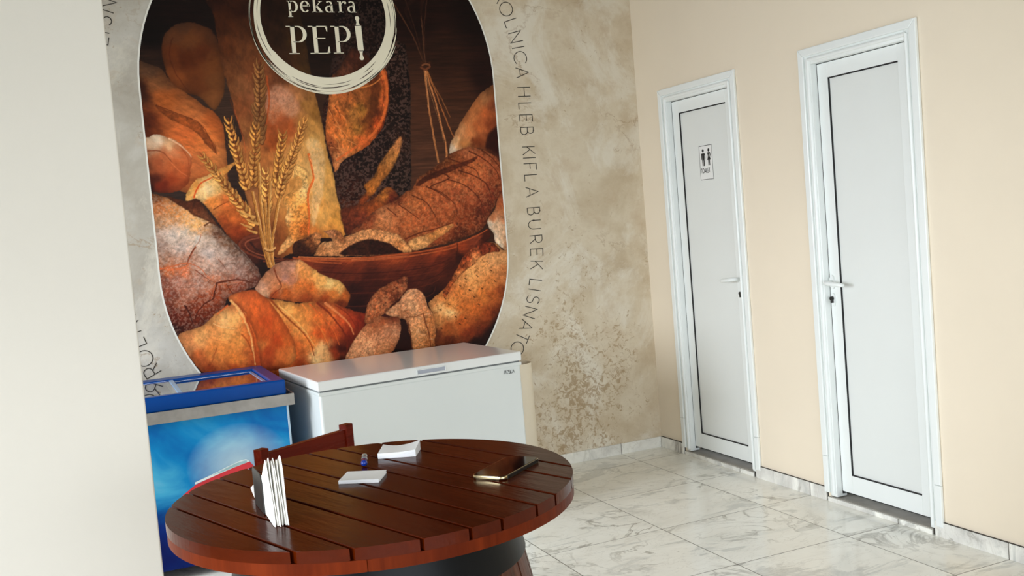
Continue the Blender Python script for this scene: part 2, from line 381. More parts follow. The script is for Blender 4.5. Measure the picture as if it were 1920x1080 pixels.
LAYERS=[
('P',[(-99.7,250.0),(-92.9,248.4),(-87.1,245.7),(-84.4,241.1),(-78.4,235.4),(-68.4,226.8),(-62.1,221.9),(-59.4,216.2),(-58.7,206.8),(-59.0,192.6),(-62.0,181.0),(-83.7,182.3),(-101.7,212.4),(-101.1,236.0)],[(-94.1,244.9,98,64,42),(-98.5,235.9,60,26,12),(-90.3,239.4,128,78,44),(-87.7,230.2,168,88,38),(-74.7,227.0,178,100,50),(-77.9,213.2,206,104,50),(-63.9,217.3,190,96,42),(-68.2,210.9,222,120,56),(-64.0,197.6,218,128,66),(-73.4,195.3,190,104,56),(-71.7,184.9,160,84,40),(-98.6,217.7,90,36,14),(-63.1,188.1,190,110,55),(-72.6,221.4,200,112,58)],(0.14,5,1.6,-35),(4,0.3),1,0,None,0.35),
('P',[(-92.4,227.6),(-85.7,224.1),(-79.7,221.6),(-72.0,218.1),(-67.3,210.9),(-64.2,205.1),(-63.7,200.4),(-68.6,206.3),(-73.5,212.6),(-80.2,217.0),(-86.9,220.9)],[(-88.4,223.8,140,66,26),(-75.7,216.8,166,80,32),(-65.8,207.1,150,72,30)],(0.3,1.5,1,-35),(1.5,0.35),0.75,0,None,0.35),
('S',[(-91.5,227.3),(-81.4,222.6),(-72.0,218.1),(-66.9,210.4),(-64.4,201.4)],0.5,0.2,(84,34,12),0.8),
('S',[(-69.9,211.5),(-67.8,210.0)],0.5,0.2,(110,48,18),0.5),
('S',[(-68.5,209.4),(-66.8,207.9)],0.5,0.2,(110,48,18),0.5),
('S',[(-67.1,207.2),(-65.7,205.8)],0.5,0.2,(110,48,18),0.5),
('S',[(-65.7,205.1),(-64.6,203.6)],0.5,0.2,(110,48,18),0.5),
('S',[(-64.2,203.0),(-63.5,201.5)],0.5,0.2,(110,48,18),0.5),
('S',[(-72.7,220.4),(-66.2,212.7),(-61.8,201.3)],0.4,0.2,(225,140,80),0.5),
('P',[(-86.0,255.8),(-84.5,262.1),(-80.1,267.2),(-72.2,270.0),(-65.2,268.5),(-60.0,265.7),(-57.4,260.2),(-56.4,251.8),(-55.6,241.4),(-57.5,231.2),(-62.3,224.0),(-66.5,227.7),(-69.8,231.0),(-75.9,233.5),(-81.7,237.4),(-84.7,242.9),(-85.8,249.4)],[(-80.0,263.0,92,52,28),(-75.1,267.6,84,50,30),(-82.7,253.9,100,48,18),(-74.2,250.1,80,34,10),(-65.8,253.7,84,38,14),(-59.4,263.0,84,46,24),(-60.9,248.1,110,60,26),(-81.3,242.0,128,66,28),(-71.0,237.1,100,50,20),(-60.0,238.7,112,64,30),(-62.9,227.6,130,76,38),(-71.4,260.2,104,58,28)],(0.06,4,4,0),(2.5,0.25),1,0,None,0.6),
('S',[(-80.2,261.7),(-82.5,253.9),(-80.8,244.7),(-75.7,235.4),(-72.4,232.5)],0.7,0.3,(70,26,8),0.45),
('P',[(-101.3,208.7),(-96.7,211.2),(-92.6,212.5),(-87.5,210.4),(-82.1,207.4),(-78.5,203.0),(-76.6,199.2),(-78.0,192.7),(-79.1,187.2),(-83.6,183.3),(-89.1,181.7),(-96.9,182.7),(-103.7,184.1)],[(-94.2,209.7,226,200,172),(-97.1,206.7,205,170,140),(-98.3,204.0,150,100,72),(-87.4,207.1,222,170,125),(-85.1,203.3,214,130,84),(-80.8,202.2,206,110,62),(-90.7,200.8,190,104,62),(-93.8,196.4,170,86,48),(-85.9,196.0,190,96,50),(-81.7,192.9,190,90,44),(-88.3,189.6,150,60,26),(-97.0,190.1,70,26,14),(-99.2,194.8,120,62,36),(-80.6,186.4,150,66,30),(-92.3,185.2,110,36,16),(-100.2,184.8,40,12,8)],(0.08,3,2,-30),(2,0.2),1,0,None,0.35),
('S',[(-98.2,204.1),(-92.2,203.7),(-88.5,200.3),(-86.6,197.1)],0.6,0.3,(130,62,34),0.9),
('S',[(-87.1,209.9),(-82.1,206.4),(-78.1,202.1),(-76.9,199.7)],0.9,0.4,(240,190,150),0.75),
('S',[(-81.4,205.0),(-78.8,199.3),(-78.5,193.7)],0.4,0.2,(150,60,24),0.6),
('S',[(-87.0,197.4),(-83.9,193.1),(-80.2,190.1)],0.5,0.3,(230,130,80),0.6),
('P',[(-81.9,177.3),(-79.5,183.5),(-75.5,187.9),(-69.4,189.9),(-58.8,194.5),(-53.0,197.0),(-63.4,185.3),(-56.5,180.1),(-49.9,171.1),(-46.1,162.2),(-46.1,157.4),(-50.6,154.8),(-55.6,151.4),(-59.2,152.7),(-62.4,157.7),(-66.0,163.7),(-70.3,171.1),(-75.6,177.1)],[(-79.2,181.6,232,170,92),(-75.3,185.1,226,150,72),(-71.0,182.9,240,205,150),(-73.1,179.3,232,190,130),(-65.3,184.5,230,180,110),(-69.0,175.3,226,134,62),(-62.1,174.8,206,108,50),(-59.4,188.8,228,150,70),(-58.6,168.9,190,96,40),(-61.8,164.3,158,70,28),(-56.9,157.3,138,54,20),(-50.8,162.5,176,88,36),(-55.4,153.3,92,34,12),(-49.4,156.7,120,50,20)],(0.15,2,1.5,-30),(1.5,0.2),1,0,None,0.35),
('S',[(-77.6,178.7),(-76.0,182.3),(-73.2,185.9),(-67.7,188.4),(-62.9,190.5)],0.9,0.5,(206,80,30),0.95),
('S',[(-68.4,171.5),(-64.6,173.6),(-60.3,175.2)],0.5,0.2,(110,44,16),0.8),
('P',[(-58.6,287.1),(-13.7,287.7),(-12.4,276.2),(-10.5,259.9),(-9.4,241.5),(-7.7,227.9),(-5.9,216.1),(-3.8,201.3),(-2.2,186.5),(-1.2,176.6),(0.4,166.5),(1.9,152.5),(-16.1,151.0),(-34.5,142.8),(-46.8,144.9),(-49.4,166.3),(-52.1,187.5),(-54.8,197.1),(-55.1,203.8),(-50.0,208.3),(-51.7,219.7),(-53.2,228.2),(-54.6,236.7),(-56.5,246.1),(-57.4,260.2),(-58.0,272.2)],[(-55.5,283.4,40,16,8),(-53.2,270.4,64,30,12),(-43.3,277.0,46,20,9),(-38.6,267.6,66,34,16),(-26.4,276.1,52,26,13),(-27.7,262.8,66,36,18),(-15.4,270.5,66,40,18),(-15.6,258.0,88,54,22),(-12.1,243.5,104,66,28),(-23.8,243.7,80,42,20),(-52.8,255.5,84,42,18),(-45.6,253.5,104,58,30),(-53.2,242.3,110,62,32),(-47.2,236.6,130,78,44),(-39.2,242.1,112,60,32),(-50.2,225.3,128,70,36),(-48.7,212.0,150,90,48),(-34.0,237.2,120,66,38),(-32.9,228.6,160,100,72),(-25.4,227.4,184,122,90),(-19.7,225.3,170,110,76),(-29.0,219.9,168,86,46),(-24.8,213.0,160,78,36),(-34.2,215.2,150,72,32),(-33.2,205.6,140,66,26),(-39.9,196.3,176,104,52),(-46.6,185.2,150,90,50),(-14.0,224.2,158,106,52),(-12.0,214.4,180,126,64),(-8.5,220.1,150,100,44),(-11.0,204.6,196,146,80),(-6.2,202.4,196,140,74),(-13.3,191.0,212,160,96),(-4.4,189.6,206,148,74),(-13.0,173.4,220,150,74),(-5.7,176.8,214,156,82),(-10.0,163.3,222,158,82),(-1.2,160.7,206,140,62),(-5.8,154.1,196,124,54),(-16.8,154.0,190,110,50),(-20.2,200.2,210,150,84),(-23.2,189.7,224,166,96),(-29.4,186.1,212,142,70),(-40.5,151.1,130,66,28),(-48.3,148.9,70,30,14)],(0.16,2.5,5,-8),(1.5,0.15),1,0,None,0.35),
('P',[(-32.4,234.3),(-26.4,236.1),(-20.2,230.2),(-18.1,222.4),(-21.4,218.6),(-28.0,219.8),(-33.3,215.2),(-35.4,222.9)],[(-28.0,229.4,196,138,110),(-22.0,222.5,206,146,112),(-31.9,219.0,190,120,84)],(0.25,1,1.5,-20),(3,0),0.5,0,(0.35,(224,180,150),0.45),2.5),
('P',[(-15.9,204.8),(-8.9,205.5),(-6.0,194.6),(-8.5,179.0),(-12.7,165.5),(-16.3,158.9),(-16.1,171.6),(-13.3,190.1)],[(-11.9,194.9,232,190,140),(-13.2,171.4,240,205,160)],(0.25,1,1.5,-20),(3,0),0.4,0,(0.35,(244,220,190),0.5),1.5),
('S',[(-33.6,241.0),(-33.4,228.6),(-36.2,216.3),(-37.8,209.7)],1.1,0.4,(176,78,34),0.8),
('S',[(-52.6,223.5),(-49.4,210.1),(-48.7,200.6)],0.8,0.4,(190,92,46),0.7),
('S',[(-54.0,229.2),(-52.4,221.6),(-49.0,209.2)],0.6,0.3,(92,42,20),0.8),
('P',[(-31.4,175.1),(-25.1,180.0),(-22.9,192.5),(-17.4,189.3),(-16.8,179.5),(-17.3,174.7),(-17.8,165.9),(-19.3,154.2),(-24.9,152.2),(-31.2,147.4),(-37.3,144.5),(-33.8,150.5),(-30.0,155.1),(-31.1,163.0),(-29.8,168.7)],[(-28.6,174.4,214,144,72),(-22.8,173.1,232,170,92),(-29.5,164.8,236,176,110),(-24.7,164.4,222,146,70),(-20.3,169.0,226,140,62),(-26.3,157.7,216,132,60),(-20.5,157.3,186,96,36),(-31.9,150.4,226,160,96),(-20.7,185.6,232,176,104),(-19.4,178.7,240,190,120)],(0.3,1,1,10),(1,0.2),1,0,None,0.35),
('P',[(-27.2,183.1),(-24.5,185.8),(-21.5,186.6),(-19.6,181.6),(-22.3,178.9),(-25.7,179.1)],[(-22.9,182.8,196,128,62)],(0.1,2,2,0),(1,0.1),0.7,0,None,1),
('S',[(-15.0,198.0),(-13.9,192.1),(-13.3,185.2),(-14.6,182.3),(-17.4,176.6),(-17.8,165.9),(-19.3,154.2)],1.3,1.0,(216,104,44),0.95),
('S',[(-14.8,197.2),(-13.3,191.0),(-12.8,185.2),(-14.0,181.3),(-16.5,176.1),(-17.0,165.8)],0.4,0.3,(250,190,130),0.7),
('P',[(9.5,288.0),(38.7,288.4),(41.4,272.5),(42.2,259.6),(46.2,256.5),(46.8,242.5),(46.9,230.4),(45.0,212.2),(43.6,192.0),(41.4,173.8),(38.2,171.0),(31.3,165.3),(19.0,157.2),(2.6,151.9),(1.2,158.5),(-0.1,166.6),(-1.7,176.6),(-1.6,182.5),(-2.9,190.5),(-4.5,199.4),(-5.1,208.3),(-5.5,218.1),(-4.1,223.9),(-1.4,231.6),(1.9,245.2),(6.1,262.7)],[(17.0,277.4,26,11,8),(11.6,262.7,44,24,18),(7.4,250.0,70,40,30),(32.0,272.5,22,9,7),(41.3,249.6,28,15,11),(39.7,232.6,30,16,12),(42.5,217.4,24,13,10),(36.9,202.5,44,24,16),(27.5,202.9,30,17,14),(17.2,193.4,28,15,12),(6.5,188.0,36,18,14),(32.9,182.5,28,16,12),(7.4,176.0,46,20,12),(2.5,167.4,70,32,18),(11.2,161.8,110,50,26),(-4.1,214.1,60,30,20),(20.7,262.7,50,24,15)],(0.5,0.8,0.8,0),(2,0.3),1,0,(0.36,(100,72,62),0.7,1.0),0.7),
('P',[(15.0,255.8),(19.9,254.3),(24.6,249.8),(28.1,242.8),(31.4,244.7),(33.5,242.7),(34.0,235.7),(33.1,224.7),(30.9,216.8),(27.6,209.9),(20.1,202.2),(12.5,197.6),(4.0,193.6),(-1.1,187.4),(-2.0,194.4),(-3.5,199.4),(-4.5,210.2),(-1.7,223.8),(0.1,231.6),(1.3,239.4),(6.9,245.1),(11.6,251.9)],[(14.5,250.9,104,52,34),(9.7,243.1,128,70,46),(19.9,242.9,84,40,20),(4.8,233.4,160,84,42),(2.0,225.6,190,108,54),(9.2,227.4,170,92,44),(16.7,231.1,150,84,40),(16.8,221.2,146,94,38),(22.5,227.0,110,60,26),(11.4,218.5,170,108,50),(13.8,211.4,164,104,44),(4.3,217.7,190,98,42),(0.7,212.0,196,104,48),(4.2,205.9,206,116,54),(9.0,203.7,196,110,50),(21.2,213.1,120,58,24),(24.0,221.0,80,36,18),(28.0,230.9,150,74,30),(31.3,226.8,206,98,46),(32.9,238.7,190,90,44),(26.3,212.9,190,78,32),(18.2,203.3,196,92,40),(2.0,194.2,206,128,76),(-2.0,204.2,150,76,40),(27.7,238.8,120,60,28)],(0.3,1.6,2.6,-15),(1,0.25),1,0,None,0.35),
('P',[(23.5,237.9),(27.8,239.8),(29.3,232.8),(26.2,222.9),(21.3,214.1),(15.5,207.4),(18.3,215.2),(22.1,223.1),(23.4,231.0)],[(24.9,230.9,90,44,20),(22.8,219.1,104,52,22),(17.8,210.3,130,72,28)],(0.2,1,2,-15),(1,0),0.8,0,None,1.2),
('S',[(13.9,233.7),(20.1,234.0),(26.5,236.1),(32.1,240.7)],0.9,0.5,(200,120,60),0.9),
('S',[(31.0,242.7),(33.0,236.7),(32.4,226.7),(29.7,217.8),(23.9,209.0),(16.1,203.4),(8.5,198.8),(0.5,194.2)],1.8,1.2,(212,104,48),0.85),
('S',[(29.4,239.8),(31.1,234.8),(30.6,226.8),(27.4,218.9),(23.2,213.1)],0.5,0.3,(120,46,18),0.8),
('S',[(34.0,240.7),(34.3,232.7),(33.1,223.7),(30.6,215.8),(24.7,207.0)],0.5,0.3,(90,30,12),0.8),
('S',[(-1.4,221.8),(3.3,213.3),(5.1,204.9)],0.5,0.2,(226,146,84),0.7),
('S',[(0.9,213.9),(6.4,208.8),(9.0,203.7)],0.5,0.2,(226,146,84),0.7),
('S',[(4.2,205.9),(9.9,203.7),(12.9,201.5)],0.5,0.2,(226,146,84),0.7),
('S',[(-2.3,201.3),(3.0,200.5),(5.6,199.9)],0.5,0.2,(226,146,84),0.7),
('S',[(4.5,219.7),(7.6,216.6),(7.9,213.6)],0.5,0.2,(226,146,84),0.7),
('S',[(-0.7,208.1),(2.3,203.5),(2.5,199.1)],0.5,0.2,(226,146,84),0.7),
('S',[(-1.7,223.8),(0.5,219.3),(1.0,214.9)],0.6,0.2,(110,46,22),0.7),
('S',[(2.3,223.7),(4.5,219.7),(5.1,215.7)],0.6,0.2,(110,46,22),0.7),
('S',[(-1.7,202.2),(1.1,200.1),(2.4,198.1)],0.6,0.2,(110,46,22),0.7),
('S',[(-2.7,197.4),(-1.3,193.3),(-1.4,189.4)],0.6,0.2,(110,46,22),0.7),
('P',[(37.7,205.4),(39.0,202.4),(36.1,194.4),(31.2,186.6),(25.4,180.9),(20.7,175.1),(11.7,167.7),(11.0,170.8),(15.5,175.5),(14.9,179.5),(20.4,183.2),(24.2,190.0),(30.0,196.7)],[(36.9,202.5,190,120,70),(31.9,194.6,176,112,56),(23.7,185.0,168,100,44),(17.8,177.3,180,104,40),(13.0,170.6,140,62,26)],(0.3,1,2,-30),(1.5,0.2),1,0,None,1.0),
('P',[(-0.2,166.1),(6.6,168.1),(12.8,168.7),(20.4,172.1),(28.2,177.7),(33.2,174.3),(33.9,170.7),(29.4,167.5),(19.5,162.2),(10.8,157.8),(3.1,152.4),(0.6,157.6)],[(6.3,164.1,104,44,22),(16.8,166.4,150,70,28),(25.7,172.8,190,110,44),(29.6,169.5,100,36,20),(11.0,159.8,120,50,28),(3.4,155.4,96,38,20)],(0.3,1.4,1.4,0),(1.5,0.3),0.9,0,None,0.8),
('S',[(40.2,282.5),(46.5,271.6),(51.9,260.5),(56.1,247.9)],0.7,0.6,(80,48,30),0.95),
('S',[(57.4,273.6),(57.1,259.5),(57.3,247.3)],0.6,0.5,(92,58,38),0.95),
('S',[(61.5,282.7),(58.1,264.5),(57.7,247.3)],0.6,0.5,(62,34,22),0.95),
('S',[(48.6,282.6),(52.5,267.6),(56.7,247.4)],0.4,0.5,(60,34,20),0.95),
('S',[(56.2,242.3),(56.8,230.1),(57.1,219.9),(58.4,205.6),(59.9,189.9)],0.9,1.1,(176,112,66),0.95),
('S',[(57.3,242.3),(59.5,232.1),(61.6,223.9),(64.0,209.4),(65.4,201.2),(65.3,192.4)],0.9,1.0,(186,118,70),0.95),
('S',[(58.3,242.3),(61.3,234.1),(65.9,224.8),(69.4,215.6)],0.5,0.4,(150,92,50),0.95),
('S',[(57.9,242.3),(62.4,228.9),(66.2,216.5),(71.9,200.7)],0.6,0.7,(168,100,54),0.95),
('S',[(56.8,242.3),(57.2,228.1),(57.1,220.9)],0.5,0.6,(196,130,84),0.95),
('S',[(56.8,242.3),(58.7,230.1),(63.4,209.5),(64.2,201.2)],0.25,0.2,(230,170,110),0.5),
('S',[(54.9,247.2),(58.1,246.1),(60.1,247.1)],1.1,1.1,(70,36,20),1),
('S',[(54.4,244.4),(56.9,243.1),(59.9,244.7)],1.2,1.2,(112,62,38),1),
('S',[(55.3,245.6),(57.5,246.3),(59.6,245.7)],1.0,1.0,(126,76,48),1),
('S',[(52.9,282.6),(48.1,276.6),(51.4,266.6)],2.5,0.8,(44,22,14),0.6),
('S',[(59.5,284.7),(57.9,278.6),(57.3,272.6)],3,0.6,(48,24,14),0.6),
('P',[(98.9,233.4),(93.2,230.7),(88.3,227.2),(83.9,222.2),(79.5,217.1),(75.1,211.1),(71.8,206.0),(68.9,201.0),(67.3,194.7),(73.1,195.6),(80.0,197.4),(91.0,194.8),(99.7,189.1),(101.0,210.1),(100.8,226.9)],[(96.4,229.1,120,74,44),(91.6,226.1,168,108,66),(86.6,221.0,176,104,58),(91.9,216.7,186,94,48),(81.6,215.0,186,112,64),(75.3,206.9,206,140,90),(80.8,206.7,196,118,68),(87.7,208.5,180,96,50),(71.5,201.9,226,170,120),(68.3,196.9,240,210,180),(76.8,199.6,190,120,66),(84.7,200.3,120,56,26),(94.7,210.3,130,60,30),(97.9,220.7,130,66,38),(96.0,199.8,56,20,12)],(0.12,2,4,-30),(2,0.25),1,0,None,0.35),
('P',[(93.0,204.1),(96.8,208.1),(100.2,208.0),(100.8,189.0),(95.6,194.6),(90.1,196.9)],[(96.0,199.8,44,14,9)],(0.1,2,2,0),(1,0),0.9,0,None,1.5),
('P',[(102.3,180.5),(98.1,172.3),(95.0,166.1),(92.4,160.0),(87.6,154.6),(87.9,150.3),(90.6,146.3),(91.8,140.4),(96.0,136.3),(100.5,134.3),(103.3,165.6)],[(99.3,172.2,110,48,28),(96.2,163.9,160,84,48),(97.9,157.4,176,110,70),(90.9,155.8,180,110,70),(88.9,152.3,236,214,190),(92.6,149.4,210,170,136),(91.1,145.2,232,204,176),(96.8,144.8,200,156,120),(94.0,139.7,240,214,184),(98.5,138.2,180,120,80),(99.3,153.1,170,110,74)],(0.2,1.2,2,10),(1,0.2),1,0,None,0.35),
('P',[(42.9,175.7),(46.6,181.1),(55.7,186.2),(61.5,189.5),(67.4,193.7),(73.2,196.2),(80.0,197.6),(86.6,196.2),(92.6,193.6),(97.4,189.7),(100.2,182.7),(100.6,174.2),(95.9,167.1),(91.9,161.0),(88.6,156.0),(84.7,150.0),(79.9,147.2),(72.9,145.1),(67.2,144.0),(58.2,142.2),(50.5,141.3),(39.6,140.2),(34.8,145.7),(22.7,151.8),(5.2,153.2),(10.8,157.8),(19.7,164.7),(32.2,169.8),(38.5,174.0)],[(56.6,184.1,96,44,20),(68.2,190.7,120,60,28),(79.8,195.3,176,96,58),(88.6,192.8,166,84,48),(72.2,185.3,124,58,28),(83.5,186.8,180,96,52),(94.8,186.2,150,74,42),(60.5,178.8,172,92,52),(71.5,178.1,184,100,56),(82.8,179.5,176,92,52),(93.9,176.7,140,68,38),(49.1,173.3,176,92,48),(42.1,167.6,180,98,52),(33.2,163.2,176,98,56),(24.6,160.8,196,122,76),(21.1,157.0,190,112,64),(36.8,155.8,170,88,46),(47.8,159.0,168,84,44),(59.4,166.5,166,84,46),(70.9,171.9,150,74,42),(82.1,171.2,156,78,44),(91.1,170.6,120,52,30),(63.9,155.8,150,74,38),(75.1,157.0,128,58,30),(83.2,158.5,100,42,24),(68.6,147.1,96,40,20),(87.1,164.5,110,48,28),(33.8,169.2,120,54,28),(16.1,159.4,130,58,30),(46.7,146.8,150,80,42),(57.5,145.9,140,64,32)],(0.28,1.2,1.2,0),(2.5,0.3),1,0,(0.3,(214,140,90),0.3),0.35),
('P',[(45.2,177.6),(49.9,181.5),(57.8,184.6),(67.9,187.6),(77.0,189.7),(84.0,192.0),(82.6,189.4),(72.2,185.8),(63.1,182.7),(54.1,180.2),(47.3,177.0)],[(56.5,182.1,64,26,14),(72.3,187.4,80,34,18)],(0.3,1,1,0),(1,0),0.85,0,None,0.6),
('S',[(66.1,191.9),(76.8,187.2),(83.2,183.7),(85.0,178.3)],0.75,0.35,(74,30,15),0.85),
('S',[(79.8,195.3),(89.4,189.6),(95.7,183.0),(97.5,177.6)],0.75,0.35,(74,30,15),0.85),
('S',[(87.7,195.5),(95.1,189.3),(99.1,182.8)],0.75,0.35,(74,30,15),0.85),
('S',[(56.7,185.2),(66.2,180.5),(53.7,176.1),(59.9,172.6),(68.0,164.8),(68.6,158.5)],0.75,0.35,(74,30,15),0.85),
('S',[(51.6,176.2),(59.8,171.6),(64.9,167.1)],0.75,0.35,(74,30,15),0.85),
('S',[(65.0,179.5),(74.6,175.8),(82.9,168.0),(86.5,157.7)],0.75,0.35,(74,30,15),0.85),
('S',[(72.1,184.3),(81.8,180.6),(89.2,174.9),(91.8,165.3)],0.75,0.35,(74,30,15),0.85),
('S',[(42.5,171.7),(50.7,167.0),(55.4,158.5)],0.75,0.35,(74,30,15),0.85),
('S',[(33.6,167.2),(39.5,162.7),(45.5,157.7)],0.75,0.35,(74,30,15),0.85),
('S',[(27.1,165.6),(32.9,160.1)],0.75,0.35,(74,30,15),0.85),
('S',[(36.0,147.2),(44.8,150.0),(53.6,151.4),(66.0,154.4)],0.9,0.4,(96,40,20),0.9),
('P',[(37.3,144.5),(41.3,147.2),(49.0,148.7),(58.0,151.9),(65.7,153.8),(64.6,151.3),(57.6,146.9),(50.7,143.4),(47.2,141.1),(40.7,140.3)],[(42.1,144.1,206,146,88),(51.1,147.5,190,120,62),(62.4,151.5,196,126,72),(46.5,144.8,214,150,92)],(0.3,0.9,0.9,0),(0.8,0.2),1,0,None,0.35),
('P',[(-16.3,144.1),(-12.3,149.2),(-6.3,149.7),(-8.4,153.3),(-10.7,155.3),(-5.1,156.0),(-1.3,154.2),(1.2,151.4),(8.3,153.5),(14.6,154.7),(20.8,153.8),(27.9,151.4),(32.0,150.0),(34.9,146.7),(39.6,140.4),(35.2,139.4),(14.2,139.6),(-15.0,142.0)],[(-13.7,144.9,186,120,72),(-9.4,148.5,206,146,96),(-5.8,154.1,170,108,70),(-2.0,151.8,150,88,50),(4.9,150.2,196,130,82),(10.3,152.8,206,140,88),(19.6,152.1,206,136,84),(27.7,149.4,214,146,92),(33.3,146.9,220,156,100),(36.5,141.5,206,140,84),(31.5,145.0,180,110,60),(-3.5,147.0,190,126,78)],(0.35,0.9,0.9,0),(0.8,0.25),1,0,None,0.35),
('P',[(-2.5,141.5),(1.4,145.1),(6.7,147.6),(14.1,149.0),(21.2,147.4),(27.3,144.8),(31.2,141.5),(33.1,139.3),(14.2,139.8)],[(9.5,143.9,50,22,12),(22.8,142.7,44,18,10)],(0.4,1,1,0),(1,0),1,0,None,0.8),
('P',[(-27.7,143.2),(-28.0,150.0),(-21.9,152.5),(-15.7,154.9),(-11.9,153.6),(-13.3,149.8),(-16.8,144.2),(-19.9,143.0)],[(-25.4,146.9,54,24,12),(-19.2,150.3,110,60,30),(-14.9,152.9,176,112,66),(-22.7,144.7,50,20,10)],(0.4,1,1,0),(1,0.1),1,0,None,0.6),
('P',[(-56.2,154.4),(-47.6,156.5),(-42.8,146.5),(-34.6,142.6),(-16.1,140.9),(-1.1,139.8),(14.2,139.4),(35.2,139.4),(52.6,140.3),(67.1,142.5),(79.8,146.2),(87.1,148.9),(88.1,143.4),(79.0,137.8),(71.8,133.2),(66.7,126.3),(61.7,119.5),(54.4,112.9),(47.3,107.4),(33.9,102.7),(0.4,102.5),(-9.3,107.6),(-27.5,125.5),(-32.7,131.9),(-47.6,137.2),(-52.6,143.5),(-57.5,150.6)],[(-21.2,139.6,120,48,24),(3.8,137.8,140,58,28),(29.7,137.5,150,64,30),(56.8,138.7,150,60,28),(68.1,140.8,150,60,26),(79.6,144.1,128,56,32),(85.1,142.6,60,22,12),(3.2,132.4,96,36,18),(-7.0,131.4,84,30,16),(34.5,131.4,100,38,20),(56.2,132.5,92,34,18),(12.9,125.4,64,22,12),(33.7,123.3,66,22,12),(5.2,120.1,46,14,9),(22.5,116.3,50,16,10),(4.4,112.1,36,10,7),(44.4,122.3,70,26,14),(49.0,113.5,34,12,8),(43.2,110.0,24,8,7),(61.4,128.9,64,24,14),(67.4,133.6,50,18,11),(-49.9,151.9,90,40,24),(-45.4,139.9,30,13,10),(-50.7,144.3,70,30,20)],(0.18,8,0.7,0),(1,0.1),1,0,None,0.35),
('S',[(-20.4,137.6),(3.4,134.2),(30.4,132.9),(52.0,133.9),(65.5,136.9)],0.7,0.4,(110,44,22),0.45),
('S',[(-18.3,133.8),(3.1,130.5),(30.0,129.2),(51.2,130.5),(63.2,133.8)],0.7,0.4,(42,14,8),0.45),
('S',[(-16.1,130.1),(2.7,126.8),(29.7,125.6),(50.5,127.0),(60.9,130.6)],0.7,0.4,(110,44,22),0.45),
('S',[(-14.0,126.3),(2.4,123.1),(29.3,121.9),(49.7,123.6),(58.6,127.5)],0.7,0.4,(42,14,8),0.45),
('S',[(-11.9,122.5),(2.0,119.4),(29.0,118.3),(49.0,120.1),(56.4,124.4)],0.7,0.4,(110,44,22),0.45),
('S',[(-9.7,118.7),(1.7,115.8),(28.6,114.6),(48.2,116.7),(54.1,121.3)],0.7,0.4,(42,14,8),0.45),
('S',[(-7.6,114.9),(1.3,112.1),(28.3,111.0),(47.5,113.2),(51.8,118.2)],0.7,0.4,(110,44,22),0.45),
('S',[(-25.8,142.2),(-11.2,140.3),(3.9,139.1),(19.3,138.5),(35.2,138.8),(52.5,139.7),(67.1,142.0),(79.7,145.5),(86.8,148.5)],1.0,0.6,(176,84,42),0.85),
('S',[(-23.0,141.0),(3.8,137.7),(30.7,136.9),(56.8,138.5),(66.9,140.1)],1.0,0.6,(176,84,42),0.85),
('S',[(-28.8,142.3),(-14.3,138.5),(-2.4,136.9)],1.0,0.6,(176,84,42),0.85),
('S',[(-25.8,142.6),(-6.2,140.2),(9.0,139.1)],0.4,0.3,(228,140,84),0.7),
('S',[(3.8,138.3),(19.2,137.7),(35.1,137.7),(37.2,138.2)],0.35,0.2,(220,130,80),0.7),
('S',[(67.3,142.0),(66.5,133.7),(67.0,129.4)],0.6,0.3,(50,18,10),0.8),
('S',[(-46.2,155.9),(-52.4,155.5),(-56.6,152.5),(-55.8,149.1),(-50.5,145.7),(-43.2,142.6),(-34.6,142.2)],1.4,0.9,(112,52,32),0.95),
('S',[(-46.3,154.7),(-51.1,153.9),(-53.7,152.0),(-52.1,148.7),(-46.7,145.6),(-39.3,143.2)],0.8,0.5,(150,80,54),0.8),
('S',[(-50.8,152.5),(-48.3,148.9),(-43.8,146.5)],1.2,0.8,(50,24,18),0.9),
('S',[(-45.2,141.8),(-39.6,140.8),(-33.7,141.8)],0.6,0.4,(120,54,30),0.8),
